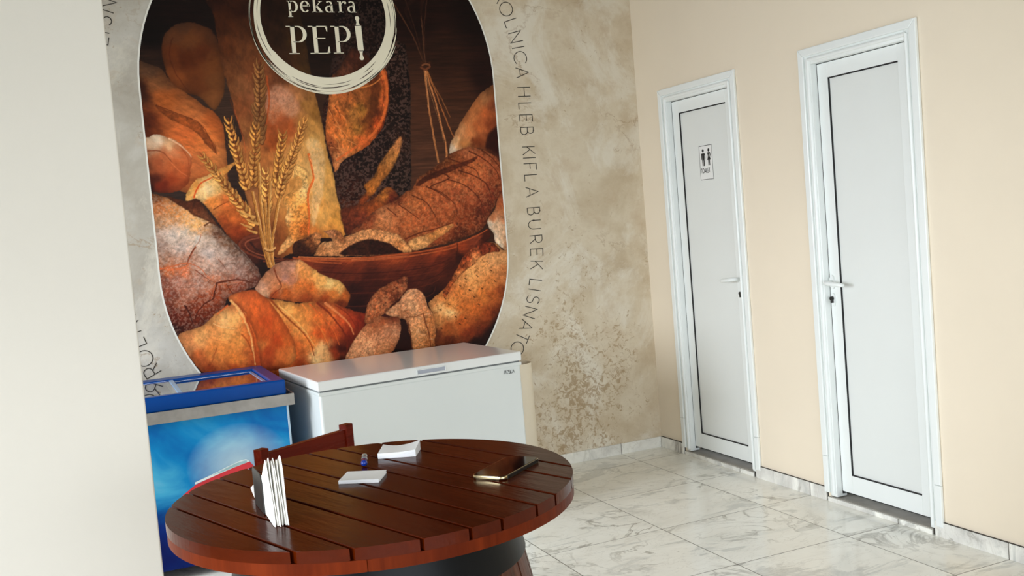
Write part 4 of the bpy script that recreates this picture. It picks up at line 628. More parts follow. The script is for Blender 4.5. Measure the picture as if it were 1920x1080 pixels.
# ================================================================ DOORS (hung in the right wall, x = 0)
def make_door(name, ya, yb, handle_left):
    """ya = edge nearest the corner, yb = the other; both negative, ya > yb"""
    root = bpy.data.objects.new(name, None); COL.objects.link(root); root.location = (0, (ya+yb)/2, 0); root['kind'] = 'structure'
    c = (ya+yb)/2; A = ya-c; B = yb-c; T = 2.235; Z0 = .046
    # casing: three cover strips, mitred, with a joint low on each leg
    bm = BM(); w = .037
    def strip(pts):
        prism(bm, pts, lambda u, v, d: (-.016+d, u, v), .016, .004, 2)
    for s, e in ((A, A-w), (B, B+w)):
        strip([(s, .232), (s, T), (e, T-w), (e, .232)]); strip([(s, Z0), (s, .2305), (e, .2305), (e, Z0)])
    strip([(A, T), (B, T), (B+w, T-w), (A-w, T-w)])
    obj('casing', bm, M['upvc'], root)
    # jamb frame with rounded stop
    bm = BM(); a2 = A-w+.003; b2 = B+w-.003; t2 = T-w+.003; fw = .045
    box(bm, -.004, .06, a2-fw, a2, .030, t2, .003); box(bm, -.004, .06, b2, b2+fw, .030, t2, .003)
    box(bm, -.004, .06, b2+fw, a2-fw, t2-fw, t2, .003)
    for y in (a2-.028, b2+.028):
        tube(bm, [(-.004, y, .045), (-.004, y, t2-.02)], .011, 16)
    tube(bm, [(-.004, a2-.028, t2-.022), (-.004, b2+.028, t2-.022)], .010, 16)
    jb = obj('jamb', bm, M['upvc'], root, True); jb.modifiers.new('e', 'EDGE_SPLIT').split_angle = R_(32)
    # sash: stiles, rails, panel, black seal lines
    sa = a2-fw-.003; sb = b2+fw+.003; st = t2-fw-.003; sz = .058; g = .072; X = .03
    bm = BM()
    box(bm, X, X+.03, sa-g, sa, sz, st, .002); box(bm, X, X+.03, sb, sb+g, sz, st, .002)
    box(bm, X, X+.03, sb+g, sa-g, sz, sz+.09, .002); box(bm, X, X+.03, sb+g, sa-g, st-g, st, .002)
    sash = obj('sash', bm, M['upvc'], root)
    pa, pb, pz0, pz1 = sa-g, sb+g, sz+.09, st-g
    obj('panel', box(BM(), X+.006, X+.024, pb, pa, pz0, pz1), M['upvc_panel'], root)
    bm = BM(); q = .006
    box(bm, X-.0006, X+.012, pa-q, pa, pz0, pz1); box(bm, X-.0006, X+.012, pb+.002, pa, pz0, pz0+q); box(bm, X-.0006, X+.012, pb+.002, pa, pz1-q, pz1)
    obj('seal', bm, M['black'], root)
    # black strips stand in for the shade between sash and jamb
    bm = BM(); box(bm, X+.001, X+.05, a2-fw-.004, a2-fw+.001, .045, t2-fw); box(bm, X+.012, X+.05, b2+fw-.001, b2+fw+.004, .045, t2-fw); box(bm, X+.008, X+.05, b2+fw, a2-fw, t2-fw-.004, t2-fw+.001)
    box(bm, .10, .125, B+.066, A-.014, .0245, .07)  # added block behind the gap under the door, keeps outside light out
    obj('gap_shade_fill', bm, M['black'], root)
    # lever handle, rose, escutcheon and lock
    s = -1 if handle_left else 1
    hy = (sa-.022) if handle_left else (sb+.03)
    bm = BM(); prism(bm, [(hy+.0155*math.cos(k*math.pi/16), 1.1+.035*math.sin(k*math.pi/16)) for k in range(32)], lambda u, v, d: (X-.009+d, u, v), .009, .003, 2)
    rose = obj('handle_rose', bm, M['upvc'], root)
    bm = BM()
    pts = [(X-.005, hy, 1.101), (X-.028, hy, 1.101), (X-.046, hy+s*.004, 1.1015), (X-.057, hy+s*.014, 1.101), (X-.060, hy+s*.03, 1.0995), (X-.059, hy+s*.06, 1.097), (X-.055, hy+s*.09, 1.0945), (X-.05, hy+s*.118, 1.092), (X-.046, hy+s*.128, 1.0915)]
    tube(bm, pts, [.0095, .0095, .0105, .0115, .0115, .011, .0105, .0095, .006], 16)
    obj('handle', bm, M['upvc'], rose, True)
    bm = BM(); prism(bm, [(hy-.001+.013*math.cos(k*math.pi/16), 1.013+.032*math.sin(k*math.pi/16)) for k in range(32)], lambda u, v, d: (X-.008+d, u, v), .008, .0025, 2)
    esc = obj('escutcheon', bm, M['upvc'], root)
    bm = BM(); tube(bm, [(X-.02, hy, 1.021), (X-.004, hy, 1.021)], .0095, 16); box(bm, X-.019, X-.004, hy-.0055, hy+.0055, .999, 1.02, .001)
    obj('lock_cylinder', bm, M['lock'], esc)
    # low stone step under the door
    bm = BM(); box(bm, .0, .14, B+.066, A-.014, 0.0, .024)
    obj('threshold_top', bm, M['concrete'], root)
    bm = BM(); box(bm, -.010, 0, B+.068, A-.016, 0.0, .0215, .001, 1)
    obj('threshold_face', bm, M['base'], root)
    bm = BM(); box(bm, -.002, .004, B+.05, B+.066, 0.0, .045); box(bm, -.002, .004, A-.014, A-.006, 0.0, .045)
    obj('joint', bm, M['dark'], root)
    return root, X
d1, DX = make_door('door_1', -.266, -1.038, False)
d2, _ = make_door('door_2', -1.56, -2.313, True)
# ---- toilet sign on the far door
sg = thing('toilet_sign', 'small white sign with man and woman pictograms and the word TOALET on the far door', 'sign', (DX, -.660, 1.767))
F = lambda off: (lambda u, v: (off, -u, v))          # u to the reader's right, v up
bm = BM(); prism(bm, [(-.064, -.0985), (.064, -.0985), (.064, .0985), (-.064, .0985)], lambda u, v, d: (.0045+d, -u, v), .0014)
obj('plate', bm, M['sign'], sg)
bm = BM(); fr = F(.0040)
c_ = [(-.0625, -.097), (.0625, -.097), (.0625, .097), (-.0625, .097)]
for i in range(4): ribbon(bm, [c_[i], c_[(i+1) % 4]], .003, fr)
obj('frame_line', bm, M['ink'], sg, recalc=False)
def human(x, skirt):
    bm = BM(); poly(bm, arc(x, .069, .0095, .0095, 0, 360, 20)[:-1], fr)
    if not skirt:
        poly(bm, [(x-.019, .048), (x-.014, .054), (x+.014, .054), (x+.019, .048), (x+.019, .018), (x+.014, .018), (x+.0125, .044), (x+.0115, .044), (x+.0115, .016), (x-.0115, .016), (x-.0115, .044), (x-.0125, .044), (x-.014, .018), (x-.019, .018)], fr)
        for s in (-1, 1): poly(bm, [(x+s*.0012, .016), (x+s*.0115, .016), (x+s*.0105, -.019), (x+s*.0022, -.019)], fr)
    else:
        poly(bm, [(x-.010, .056), (x+.010, .056), (x+.007, .036), (x+.017, .013), (x-.017, .013), (x-.007, .036)], fr)
        for s in (-1, 1):
            ribbon(bm, [(x+s*.011, .054), (x+s*.020, .027)], .0052, fr); poly(bm, [(x+s*.0014, .013), (x+s*.0088, .013), (x+s*.0082, -.019), (x+s*.0022, -.019)], fr)
    return obj('pictogram', bm, M['ink'], sg, recalc=False)
human(-.026, False); human(.030, True)
# ---- single-stroke capitals: unit height, (width, strokes)
def _c(*a, **k): return arc(*a, **k)
GL = {
 'A': (.82, [[(0, 0), (.41, 1), (.82, 0)], [(.15, .32), (.67, .32)]]),
 'B': (.62, [[(0, 0), (0, 1), (.3, 1)]+_c(.3, .76, .22, .24, 90, -90, n=8)+[(0, .52)], [(.3, .52)]+_c(.34, .26, .26, .26, 90, -90, n=8)+[(0, 0)]]),
 'C': (.86, [_c(.5, .5, .5, .5, 42, 318, n=22)]),
 'E': (.56, [[(.56, 1), (0, 1), (0, 0), (.56, 0)], [(0, .52), (.5, .52)]]),
 'F': (.54, [[(.54, 1), (0, 1), (0, 0)], [(0, .5), (.46, .5)]]),
 'H': (.74, [[(0, 0), (0, 1)], [(.74, 0), (.74, 1)], [(0, .52), (.74, .52)]]),
 'I': (.04, [[(.02, 0), (.02, 1)]]),
 'K': (.66, [[(0, 0), (0, 1)], [(.62, 1), (0, .36)], [(.24, .6), (.66, 0)]]),
 'L': (.52, [[(0, 1), (0, 0), (.52, 0)]]),
 'N': (.76, [[(0, 0), (0, 1), (.76, 0), (.76, 1)]]),
 'O': (1.0, [_c(.5, .5, .5, .5, 0, 360, n=28)]),
 'R': (.64, [[(0, 0), (0, 1), (.3, 1)]+_c(.32, .72, .28, .28, 90, -90, n=10)+[(0, .44)], [(.3, .44), (.64, 0)]]),
 'S': (.62, [_c(.32, .75, .27, .25, 35, 270, n=12)+_c(.32, .25, .29, .25, 90, -145, n=12)[1:]]),
 'T': (.66, [[(0, 1), (.66, 1)], [(.33, 1), (.33, 0)]]),
 'U': (.72, [[(0, 1), (0, .36)]+_c(.36, .36, .36, .36, 180, 360, n=12)+[(.72, 1)]]),
}
def word_flat(bm, text, x0, z0, h, wscale, gap, sw, fn):
    x = x0
    for ch in text:
        w, st = GL[ch]
        for s in st: ribbon(bm, [(x+p[0]*h*wscale, z0+p[1]*h) for p in s], sw, fn)
        x += w*h*wscale+gap
    return x
bm = BM(); word_flat(bm, 'TOALET', -.054, -.058, .024, .66, .0042, .0038, fr)
obj('lettering', bm, M['ink'], sg, recalc=False)

# ================================================================ WALL MURAL (printed picture, flat on the wall)
mu = thing('wall_mural', 'large rounded bread picture with round bakery logo printed on the stone patterned wall', 'mural', (-1.955, 0, 0))
CX, ZA, ZB, RR = -1.955, 1.385, 2.37, .99
xs = np.concatenate([np.arange(-99.6, 100, .3)]); zs = np.concatenate([np.arange(39, 76, 2.0), np.arange(77, 286, .3), np.arange(287, 337, 2.0)])
img = paint(xs, zs, BG, LAYERS)
XX, ZZ = np.meshgrid(xs/100, zs/100); nx, nz = len(xs), len(zs)
lc = np.where(img/255 <= .04045, img/255/12.92, ((img/255+.055)/1.055)**2.4)
idx = np.arange(nx*nz).reshape(nz, nx)
q = np.stack([idx[:-1, :-1], idx[:-1, 1:], idx[1:, 1:], idx[1:, :-1]], -1).reshape(-1, 4)
cxq = XX.ravel()[q].mean(1); czq = ZZ.ravel()[q].mean(1)
keep = np.hypot(cxq, czq-np.clip(czq, ZA, ZB)) < RR-.002
q = q[keep]; used, inv = np.unique(q, return_inverse=True); q = inv.reshape(-1, 4)
me = bpy.data.meshes.new('bread_picture'); nv = len(used)
co = np.stack([XX.ravel()[used], np.full(nv, -.0008), ZZ.ravel()[used]], -1).astype(np.float32)
me.vertices.add(nv); me.vertices.foreach_set('co', co.ravel())
me.loops.add(q.size); me.loops.foreach_set('vertex_index', q.ravel().astype(np.int32))
me.polygons.add(len(q)); me.polygons.foreach_set('loop_start', np.arange(0, q.size, 4, dtype=np.int32)); 
me.update(calc_edges=True)
ca = me.color_attributes.new('print', 'FLOAT_COLOR', 'POINT')
cc = np.ones((nv, 4), np.float32); cc[:, :3] = lc.reshape(-1, 3)[used]; ca.data.foreach_set('color', cc.ravel())
t = NT('printed_bread_picture'); at = t.n('ShaderNodeVertexColor', layer_name='print')
fine = t.noise(t.coord(), 420, 3, .7)
mul = t.math('ADD', t.math('MULTIPLY', t.math('SUBTRACT', fine, .5), .5), PRINT_GAIN)
pc = t.mix(1, at.outputs[0], t.n('ShaderNodeCombineColor', i_0=mul, i_1=mul, i_2=mul).outputs[0], 'MULTIPLY')
me.materials.append(t.set(pc, .5, spec=.12))
po = bpy.data.objects.new('bread_picture', me); COL.objects.link(po); po.parent = mu
WF = lambda off: (lambda u, v: (u-CX, -off, v))
bm = BM()
st = [(math.cos(a)*1, math.sin(a)) for a in np.linspace(0, math.pi, 49)]
loop = [(RR*c, ZB+RR*s) for c, s in st]+[(-RR*c, ZA-RR*s) for c, s in st]
loop.append(loop[0]); ribbon(bm, [(a+CX, b) for a, b in loop], .009, WF(.0016))
obj('border_line', bm, M['border'], mu, recalc=False)
# ---- ring of thin capitals around the picture
S0 = [('ROLNICA', [-.462, -.392, -.310, -.231, -.172, -.116, -.031]), ('HLEB', [.081, .166, .238, .315]), ('KIFLA', [.433, .476, .529, .597, .681]),
      ('BUREK', [.798, .879, .968, 1.044, 1.117]), ('LISNATO', [1.218, 1.258, 1.314, 1.389, 1.469, 1.537, 1.608])]
RB, HL = 1.1385, .083
STR = ZB-ZA; HALF = STR+math.pi*1.11
def ring_map(s, v):
    """s along the ring (clockwise, from the top of the right straight), v above the baseline -> wall x, z"""
    s = s % (2*HALF); r = RB+v; side = 1
    if s >= HALF: s -= HALF; side = -1
    if s > HALF-1.75 and s > STR+math.pi*1.11: s = s
    if s <= STR: x, z = r, ZB-s
    else:
        a = -(s-STR)/1.11; x, z = r*math.cos(a), ZA+r*math.sin(a)
    if side < 0: x, z = -x, ZA+ZB-z
    return CX+x, z
for off in (0.0, 4.472-.005):
    for wtxt, pos in S0:
        bm = BM()
        for ch, s in zip(wtxt, pos):
            w, sts = GL[ch]
            ctr = s+off; k = .92 if ch in 'OC' else .86
            for stp in sts:
                dense = []
                for (p0, p1) in zip(stp, stp[1:]): dense += [(p0[0]+(p1[0]-p0[0])*j/3, p0[1]+(p1[1]-p0[1])*j/3) for j in range(3)]
                dense.append(stp[-1])
                pts = [ring_map(ctr+(p[0]-w/2)*HL*k, p[1]*HL) for p in dense]
                ribbon(bm, pts, .0048, WF(.0012))
        obj('word', bm, M['lettering'], mu, recalc=False)
# ---- round logo: brushed ring
LX, LZ = -1.945, 2.725
bm = BM(); rs = random.Random(4); f_ = WF(.0022); n = 200
ri, ro = [], []
for i in range(n):
    a = 2*math.pi*i/n; dn = max(0, -math.sin(a))
    inn = .349-.021*dn**2; out = .389+.012*dn+.006*math.cos(a+.5)
    if 200 < math.degrees(a) < 212: inn += .004
    ri.append((LX+inn*math.cos(a), LZ+inn*math.sin(a))); ro.append((LX+out*math.cos(a), LZ+out*math.sin(a)))
for i in range(n):
    j = (i+1) % n; bm.faces.new([bm.verts.new(f_(*p)) for p in (ri[i], ri[j], ro[j], ro[i])])
for (r0, r1, a0, a1, w) in ((.4, .4125, 120, 235, .006), (.405, .4115, 160, 250, .0045), (.413, .418, 195, 300, .006), (.405, .4165, 235, 330, .007), (.4, .407, 215, 262, .006), (.402, .413, 283, 352, .009), (.398, .402, -20, 75, .007), (.408, .412, -12, 90, .004), (.398, .405, 60, 130, .006), (.411, .424, 300, 338, .005)):
    m = 50; pts = []; ws = []
    for i in range(m+1):
        f = i/m; a = R_(a0+(a1-a0)*f); r = r0+(r1-r0)*f
        pts.append((LX+r*math.cos(a), LZ+r*math.sin(a))); ws.append(w*min(1, f*5, (1-f)*5)+.0008)
    ribbon(bm, pts, ws, f_)
obj('logo_ring', bm, M['logo'], mu, recalc=False)
# dark brush scratches in the ring
g_ = WF(.0027); gapm = plain('dark_logo_gap', (58, 30, 18), .5)
for (r, a0, a1, w) in ((.372, 182, 214, .003), (.380, 236, 262, .0035), (.383, 262, 288, .004), (.365, 262, 290, .0025), (.388, 240, 275, .003), (.362, 302, 318, .003), (.38, 296, 312, .004), (.375, -8, 14, .0025), (.366, 160, 176, .002), (.392, 205, 236, .004)):
    pts = [(LX+r*math.cos(R_(a0+(a1-a0)*i/20)), LZ+r*math.sin(R_(a0+(a1-a0)*i/20))) for i in range(21)]
    bm = BM(); ribbon(bm, pts, [w*min(1, i/5, (20-i)/5)+.0004 for i in range(21)], g_)
    obj('logo_scratch', bm, gapm, mu, recalc=False)
# ---- serif words of the logo
def V(*a): return list(a)
def stem(bm, x, z0, z1, w): poly(bm, [(x-w/2, z0), (x+w/2, z0), (x+w/2, z1), (x-w/2, z1)], f_)
def serif(bm, x0, x1, z, t=.0045): poly(bm, [(x0, z), (x1, z), (x1, z+t), (x0, z+t)], f_)
def bowl(bm, cx, cz, rx, rz, a0, a1, wthin, wthick, n=22, ph=0):
    pts = arc(cx, cz, rx, rz, a0, a1, n); ws = [wthin+(wthick-wthin)*abs(math.cos(R_(a0+(a1-a0)*i/n+ph)))**1.4 for i in range(n+1)]
    ribbon(bm, pts, ws, f_)
bm = BM()
def bigP(x):
    serif(bm, x, x+.05, 2.6745); stem(bm, x+.034, 2.53, 2.679, .0225); serif(bm, x+.006, x+.063, 2.5285)
    ribbon(bm, [(x+.03, 2.6765), (x+.062, 2.6765)], .0045, f_); ribbon(bm, [(x+.034, 2.593), (x+.062, 2.593)], .0045, f_)
    bowl(bm, x+.06, 2.6348, .04, .0418, 90, -90, .0045, .021)
bigP(-2.163)
x = -2.043
serif(bm, x, x+.108, 2.6745); serif(bm, x+.002, x+.113, 2.5285); stem(bm, x+.036, 2.53, 2.679, .0225)
ribbon(bm, [(x+.04, 2.612), (x+.092, 2.612)], .0045, f_)
for pts in ([(x+.108, 2.679), (x+.104, 2.679), (x+.095, 2.6745), (x+.102, 2.648), (x+.106, 2.648)], [(x+.113, 2.5285), (x+.108, 2.5285), (x+.097, 2.533), (x+.107, 2.566), (x+.112, 2.566)]): poly(bm, pts, f_)
bigP(-1.917)
obj('logo_lettering', bm, M['logo'], mu, recalc=False)
bm = BM(); c0 = (-1.7765, 2.678); tl = math.atan2(-.135, .020)
def pin(u, v): return f_(-1.758+u-(v-2.61)*(-.0)*1+ (2.61-v)*.03, v)
poly(bm, [(-.0185, 2.6785), (.0185, 2.680), (.0165, 2.543), (-.0165, 2.543)], pin)
for s, z in ((1, 2.6835), (-1, 2.5395)):
    hh = [(.0115, 0), (.0095, .006), (.0065, .016), (.0085, .028), (.0125, .037), (.011, .045), (.0045, .0495)]
    poly(bm, [(a, z+s*b) for a, b in hh]+[(-a, z+s*b) for a, b in hh[::-1]], pin)
obj('rolling_pin_letter', bm, M['logo'], mu, recalc=False)
bm = BM(); zb, xh, w1 = 2.7535, .0615, .0125
def le_p(x):
    stem(bm, x+.014, zb-.024, zb+xh, w1); serif(bm, x+.002, x+.028, zb-.026, .0035); serif(bm, x, x+.014, zb+xh-.004, .004)
    bowl(bm, x+.030, zb+xh/2, .022, xh/2-.002, 140, -140, .004, .0135)
def le_e(x):
    bowl(bm, x+.025, zb+xh/2, .0205, xh/2-.002, 0, 318, .004, .0135); ribbon(bm, [(x+.008, zb+.034), (x+.047, zb+.034)], .004, f_); ribbon(bm, [(x+.046, zb+.032), (x+.045, zb+.042)], .007, f_)
def le_k(x):
    stem(bm, x+.014, zb, zb+.094, w1); serif(bm, x, x+.028, zb, .0035); serif(bm, x, x+.014, zb+.09, .004)
    ribbon(bm, [(x+.018, zb+.024), (x+.050, zb+xh-.002)], .0045, f_); ribbon(bm, [(x+.026, zb+.034), (x+.052, zb+.002)], .0125, f_); serif(bm, x+.036, x+.062, zb, .0035); serif(bm, x+.038, x+.058, zb+xh-.004, .0035)
def le_a(x):
    stem(bm, x+.036, zb+.004, zb+.044, w1); ribbon(bm, [(x+.0365, zb+.04), (x+.034, zb+.055), (x+.022, zb+.0595), (x+.009, zb+.054)], [.011, .007, .004, .009], f_)
    bowl(bm, x+.021, zb+.0175, .0165, .016, 60, 320, .004, .012); ribbon(bm, [(x+.024, zb+.036), (x+.036, zb+.036)], .004, f_); serif(bm, x+.03, x+.051, zb, .0035)
def le_r(x):
    stem(bm, x+.015, zb, zb+xh, w1); serif(bm, x, x+.03, zb, .0035); serif(bm, x, x+.015, zb+xh-.004, .004)
    ribbon(bm, [(x+.02, zb+.042), (x+.03, zb+.057), (x+.042, zb+.058)], [.004, .005, .009], f_); poly(bm, arc(x+.044, zb+.053, .007, .007, 0, 360, 12)[:-1], f_)
le_p(-2.145); le_e(-2.073); le_k(-2.010); le_a(-1.936); le_r(-1.866); le_a(-1.810)
obj('logo_lettering', bm, M['logo'], mu, recalc=False)

# ================================================================ WHITE CHEST FREEZER
fz = thing('chest_freezer', 'white chest freezer with closed lid below the bread mural', 'freezer', (-1.845, -.492, 0), R_(4.6))
W2, D2 = .545, .345
# body with a darker recessed plinth
obj('cabinet', box(BM(), -W2+.006, W2-.006, -D2+.006, D2-.006, .045, .787, .012, 3), M['enamel'], fz)
obj('upper_trim', box(BM(), -W2+.002, W2-.002, -D2+.002, D2-.002, .779, .796, .003, 2), M['enamel'], fz)
obj('lid_seal', box(BM(), -W2+.012, W2-.012, -D2+.012, D2-.012, .794, .804), plain('grey_lid_gasket', (120, 124, 126), .7), fz)
bm = BM(); box(bm, -W2, W2, -D2, D2, .803, .850, .006, 3)
lid = obj('lid', bm, M['enamel_lid'], fz)
bm = BM(); hx = .035; 
for a in ((hx-.078, hx+.078, .833, .837), (hx-.078, hx+.078, .811, .8145)): box(bm, a[0], a[1], -D2-.005, -D2+.002, a[2], a[3], .001, 1)
for a in (hx-.078, hx+.074): box(bm, a, a+.004, -D2-.005, -D2+.002, .811, .837, .001, 1)
hf = obj('handle_frame', bm, M['enamel_lid'], lid)
obj('handle_recess', box(BM(), hx-.074, hx+.074, -D2-.0015, -D2+.001, .8145, .833), plain('grey_handle_recess', (166, 172, 186), .4), lid)
bm = BM(); fl = lambda u, v: (u, -D2+.0045, v)
x = .438; h = .0155; sw = .0026
ribbon(bm, [(x, .7455), (x+.004, .7455+h), (x+.012, .7455+h)], sw, fl); x += .014                      # T of the maker's mark, cut form
ribbon(bm, [(x-.002, .7455), (x-.002, .7455+h)], sw, fl)
for zz in (0, h/2, h): ribbon(bm, [(x+.002, .7455+zz), (x+.011, .7455+zz)], sw, fl)
x += .0135
ribbon(bm, [(x+.009, .7455+h), (x, .7455+h), (x, .7455+h/2), (x+.009, .7455+h/2), (x+.009, .7455), (x, .7455)], sw, fl); x += .0125
ribbon(bm, [(x, .7455+h), (x, .7455), (x+.008, .7455)], sw, fl); x += .0095
ribbon(bm, [(x, .7455), (x+.0055, .7455+h), (x+.011, .7455)], sw, fl)
obj('brand_lettering', bm, M['ink'], fz, recalc=False)
for sx in (-1, 1):
    for sy in (-1, 1):
        bm = BM(); lathe(bm, [(.02, 0), (.024, .004), (.024, .03), (.018, .046)], sx*(W2-.07), sy*(D2-.07), 16); obj('foot', bm, M['black'], fz)

# ================================================================ ROLLED SHEET in the corner behind it
bm = BM(); n = 64
prof = []
for i in range(n+1):
    a = 2*math.pi*1.35*i/n; r = .098-.011*i/n*1.35
    prof.append((r*math.cos(a+.6), r*math.sin(a+.6), i/n))
inn = []
vo = [[bm.verts.new((x, y, z)) for x, y, _ in prof] for z in (0, .69)]
vi = [[bm.verts.new((x*(1-.0022/.1), y*(1-.0022/.1), z)) for x, y, _ in prof] for z in (0, .69)]
for i in range(n):
    bm.faces.new((vo[0][i], vo[0][i+1], vo[1][i+1], vo[1][i])); bm.faces.new((vi[0][i+1], vi[0][i], vi[1][i], vi[1][i+1]))
    bm.faces.new((vo[1][i], vo[1][i+1], vi[1][i+1], vi[1][i])); bm.faces.new((vo[0][i+1], vo[0][i], vi[0][i], vi[0][i+1]))
for i in (0, n): bm.faces.new((vo[0][i], vo[1][i], vi[1][i], vi[0][i]))
o = obj('rolled_sheet', bm, M['roll'], smooth=True); o.location = (-1.025, -.125, 0)
tag(o, 'tall cream rolled vinyl sheet standing upright between white freezer and wall', 'roll')
md = o.modifiers.new('e', 'EDGE_SPLIT'); md.split_angle = R_(50)

# ================================================================ BLUE ICE CREAM FREEZER
bf = thing('ice_cream_freezer', 'blue glass-topped ice cream freezer with sky print and metal band, half behind the wall end', 'freezer', (-3.05, -.37, 0))
ox, oy = 3.05, .37
def bx(x0, x1, y0, y1, z0, z1, b=0, s=2): return box(BM(), x0+ox, x1+ox, y0+oy, y1+oy, z0, z1, b, s)
bX0, bX1, bY0, bY1 = -3.64, -2.478, -.72, -.03
# cabinet painted with a cloudy sky fading to deep blue at the foot
t = NT('printed_sky_graphic'); co = t.coord(); sp = t.n('ShaderNodeSeparateXYZ', i_0=co)
n1 = t.noise(t.mapping(co, (1, 1, 1.2)), 3.2, 5, .5, .6)
sky = t.ramp(n1, [(.34, lin((2, 88, 160))), (.5, lin((14, 124, 184))), (.64, lin((66, 160, 200))), (.8, lin((130, 190, 212)))])
n2 = t.noise(t.mapping(co, (1, 1, 1)), 1.9, 2, .4)
dx = t.math('MULTIPLY', t.math('SUBTRACT', sp.outputs[0], .32), 4.2); dz = t.math('MULTIPLY', t.math('SUBTRACT', sp.outputs[2], .50), 5.2)
cl = t.math('SUBTRACT', 1, t.math('SQRT', t.math('ADD', t.math('MULTIPLY', dx, dx), t.math('MULTIPLY', dz, dz))), clamp=True)
sky = t.mix(t.math('MULTIPLY', cl, t.math('ADD', n1, .35)), sky, lin((190, 212, 216)))
low = t.ramp(t.math('ADD', sp.outputs[2], t.math('MULTIPLY', t.math('SUBTRACT', n1, .5), .25)), [(.16, lin((8, 52, 124))), (.26, lin((16, 88, 160))), (.42, G(1))])
sky = t.mix(1, sky, low, 'MULTIPLY')
sc = t.noise(co, 70, 4, .8); scf = t.math('MULTIPLY', t.math('SUBTRACT', sc, .70), 30, clamp=True)
zlow = t.math('SUBTRACT', 1, t.math('MULTIPLY', sp.outputs[2], 5.5), clamp=True)
sky = t.mix(t.math('MULTIPLY', scf, zlow), sky, lin((200, 206, 206)))
M['sky'] = t.set(sky, .35, spec=.12)
obj('cabinet', bx(bX0, bX1, bY0, bY1, .055, .745, .004), M['sky'], bf)
fb = lambda u, v: (u+ox, bY0+oy-.0008, v)
bm = BM(); poly(bm, [(-2.995, .392), (-2.934, .431), (-2.838, .461), (-2.748, .485), (-2.682, .5), (-2.662, .473), (-2.75, .447), (-2.85, .41), (-2.93, .378)], fb)
obj('printed_band', bm, M['red'], bf, recalc=False)
bm = BM(); fb2 = lambda u, v: (u+ox, bY0+oy-.0012, v); poly(bm, [(-2.937, .433), (-2.933, .444), (-2.888, .457), (-2.837, .473), (-2.785, .491), (-2.719, .511), (-2.697, .512), (-2.685, .506), (-2.682, .498), (-2.747, .484), (-2.838, .460)], fb2)
obj('printed_page', bm, M['page'], bf, recalc=False)
bm = BM(); fb3 = lambda u, v: (u+ox, bY0+oy-.0016, v); poly(bm, [(-2.868, .462), (-2.834, .471), (-2.785, .487), (-2.746, .500), (-2.700, .507), (-2.691, .504), (-2.697, .495), (-2.754, .484), (-2.812, .470)], fb3)
obj('printed_page_shade', bm, M['pageshade'], bf, recalc=False)
obj('corner_profile', bx(bX1-.006, bX1+.004, bY0-.003, bY0+.008, .06, .742, .001, 1), plain('aluminium_corner', (150, 170, 184), .35, .6), bf)
# metal band round the top
bm = BM()
e = .03
for a in ((bX0-e, bX1+e, bY0-e, bY0-e+.006), (bX0-e, bX1+e, bY1+.002, bY1+.008), (bX0-e, bX0-e+.006, bY0-e+.006, bY1+.002), (bX1+e-.006, bX1+e, bY0-e+.006, bY1+.002)):
    box(bm, a[0]+ox, a[1]+ox, a[2]+oy, a[3]+oy, .741, .796, .001, 1)
box(bm, bX0-e+.006+ox, bX1+e-.006+ox, bY0-e+.006+oy, bY1+.002+oy, .741, .7465)
obj('metal_band', bm, M['steel'], bf)
# blue frame, recessed sliding glass
zt, zb_ = .862, .790
bm = BM()
ix0, ix1, iy0, iy1 = bX0+.08, bX1-.065, bY0+.05, bY1-.11
prism_pts = []
def fpart(x0, x1, y0, y1): box(bm, x0+ox, x1+ox, y0+oy, y1+oy, zb_, zt, .008, 3)
fpart(bX0, bX1, bY0, iy0); fpart(bX0, bX1, iy1, bY1); fpart(bX0, ix0, iy0-.01, iy1+.01); fpart(ix1, bX1, iy0-.01, iy1+.01)
obj('top_frame', bm, M['blue'], bf)
obj('liner', bx(ix0-.005, ix1+.005, iy0-.005, iy1+.005, .7475, .7525), plain('pale_freezer_liner', (150, 176, 196), .5), bf)
xm = -2.955
g1 = obj('glass_lid', bx(ix0+.002, xm+.01, iy0+.002, iy1-.002, .852, .856), M['glass'], bf)
g2 = obj('glass_lid', bx(xm-.03, ix1-.002, iy0+.002, iy1-.002, .844, .848), M['glass'], bf)
obj('sliding_edge', bx(xm-.008, xm+.014, iy0+.003, iy1-.003, .847, .859, .002, 1), M['bluelite'], g1)
bm = BM(); box(bm, ix1-.02+ox, ix1-.004+ox, iy0+.003+oy, iy1-.003+oy, .842, .851, .001, 1); obj('sliding_edge', bm, M['bluelite'], g2)
for sx in (bX0+.08, bX1-.08):
    for sy in (bY0+.08, bY1-.08):
        bm = BM(); tube(bm, [(sx-.012+ox, sy+oy, .026), (sx+.012+ox, sy+oy, .026)], .026, 20)
        cs = obj('caster', bm, M['black'], bf)
        obj('caster_bracket', box(BM(), sx-.018+ox, sx+.018+ox, sy-.02+oy, sy+.02+oy, .045, .058), M['steel'], cs)

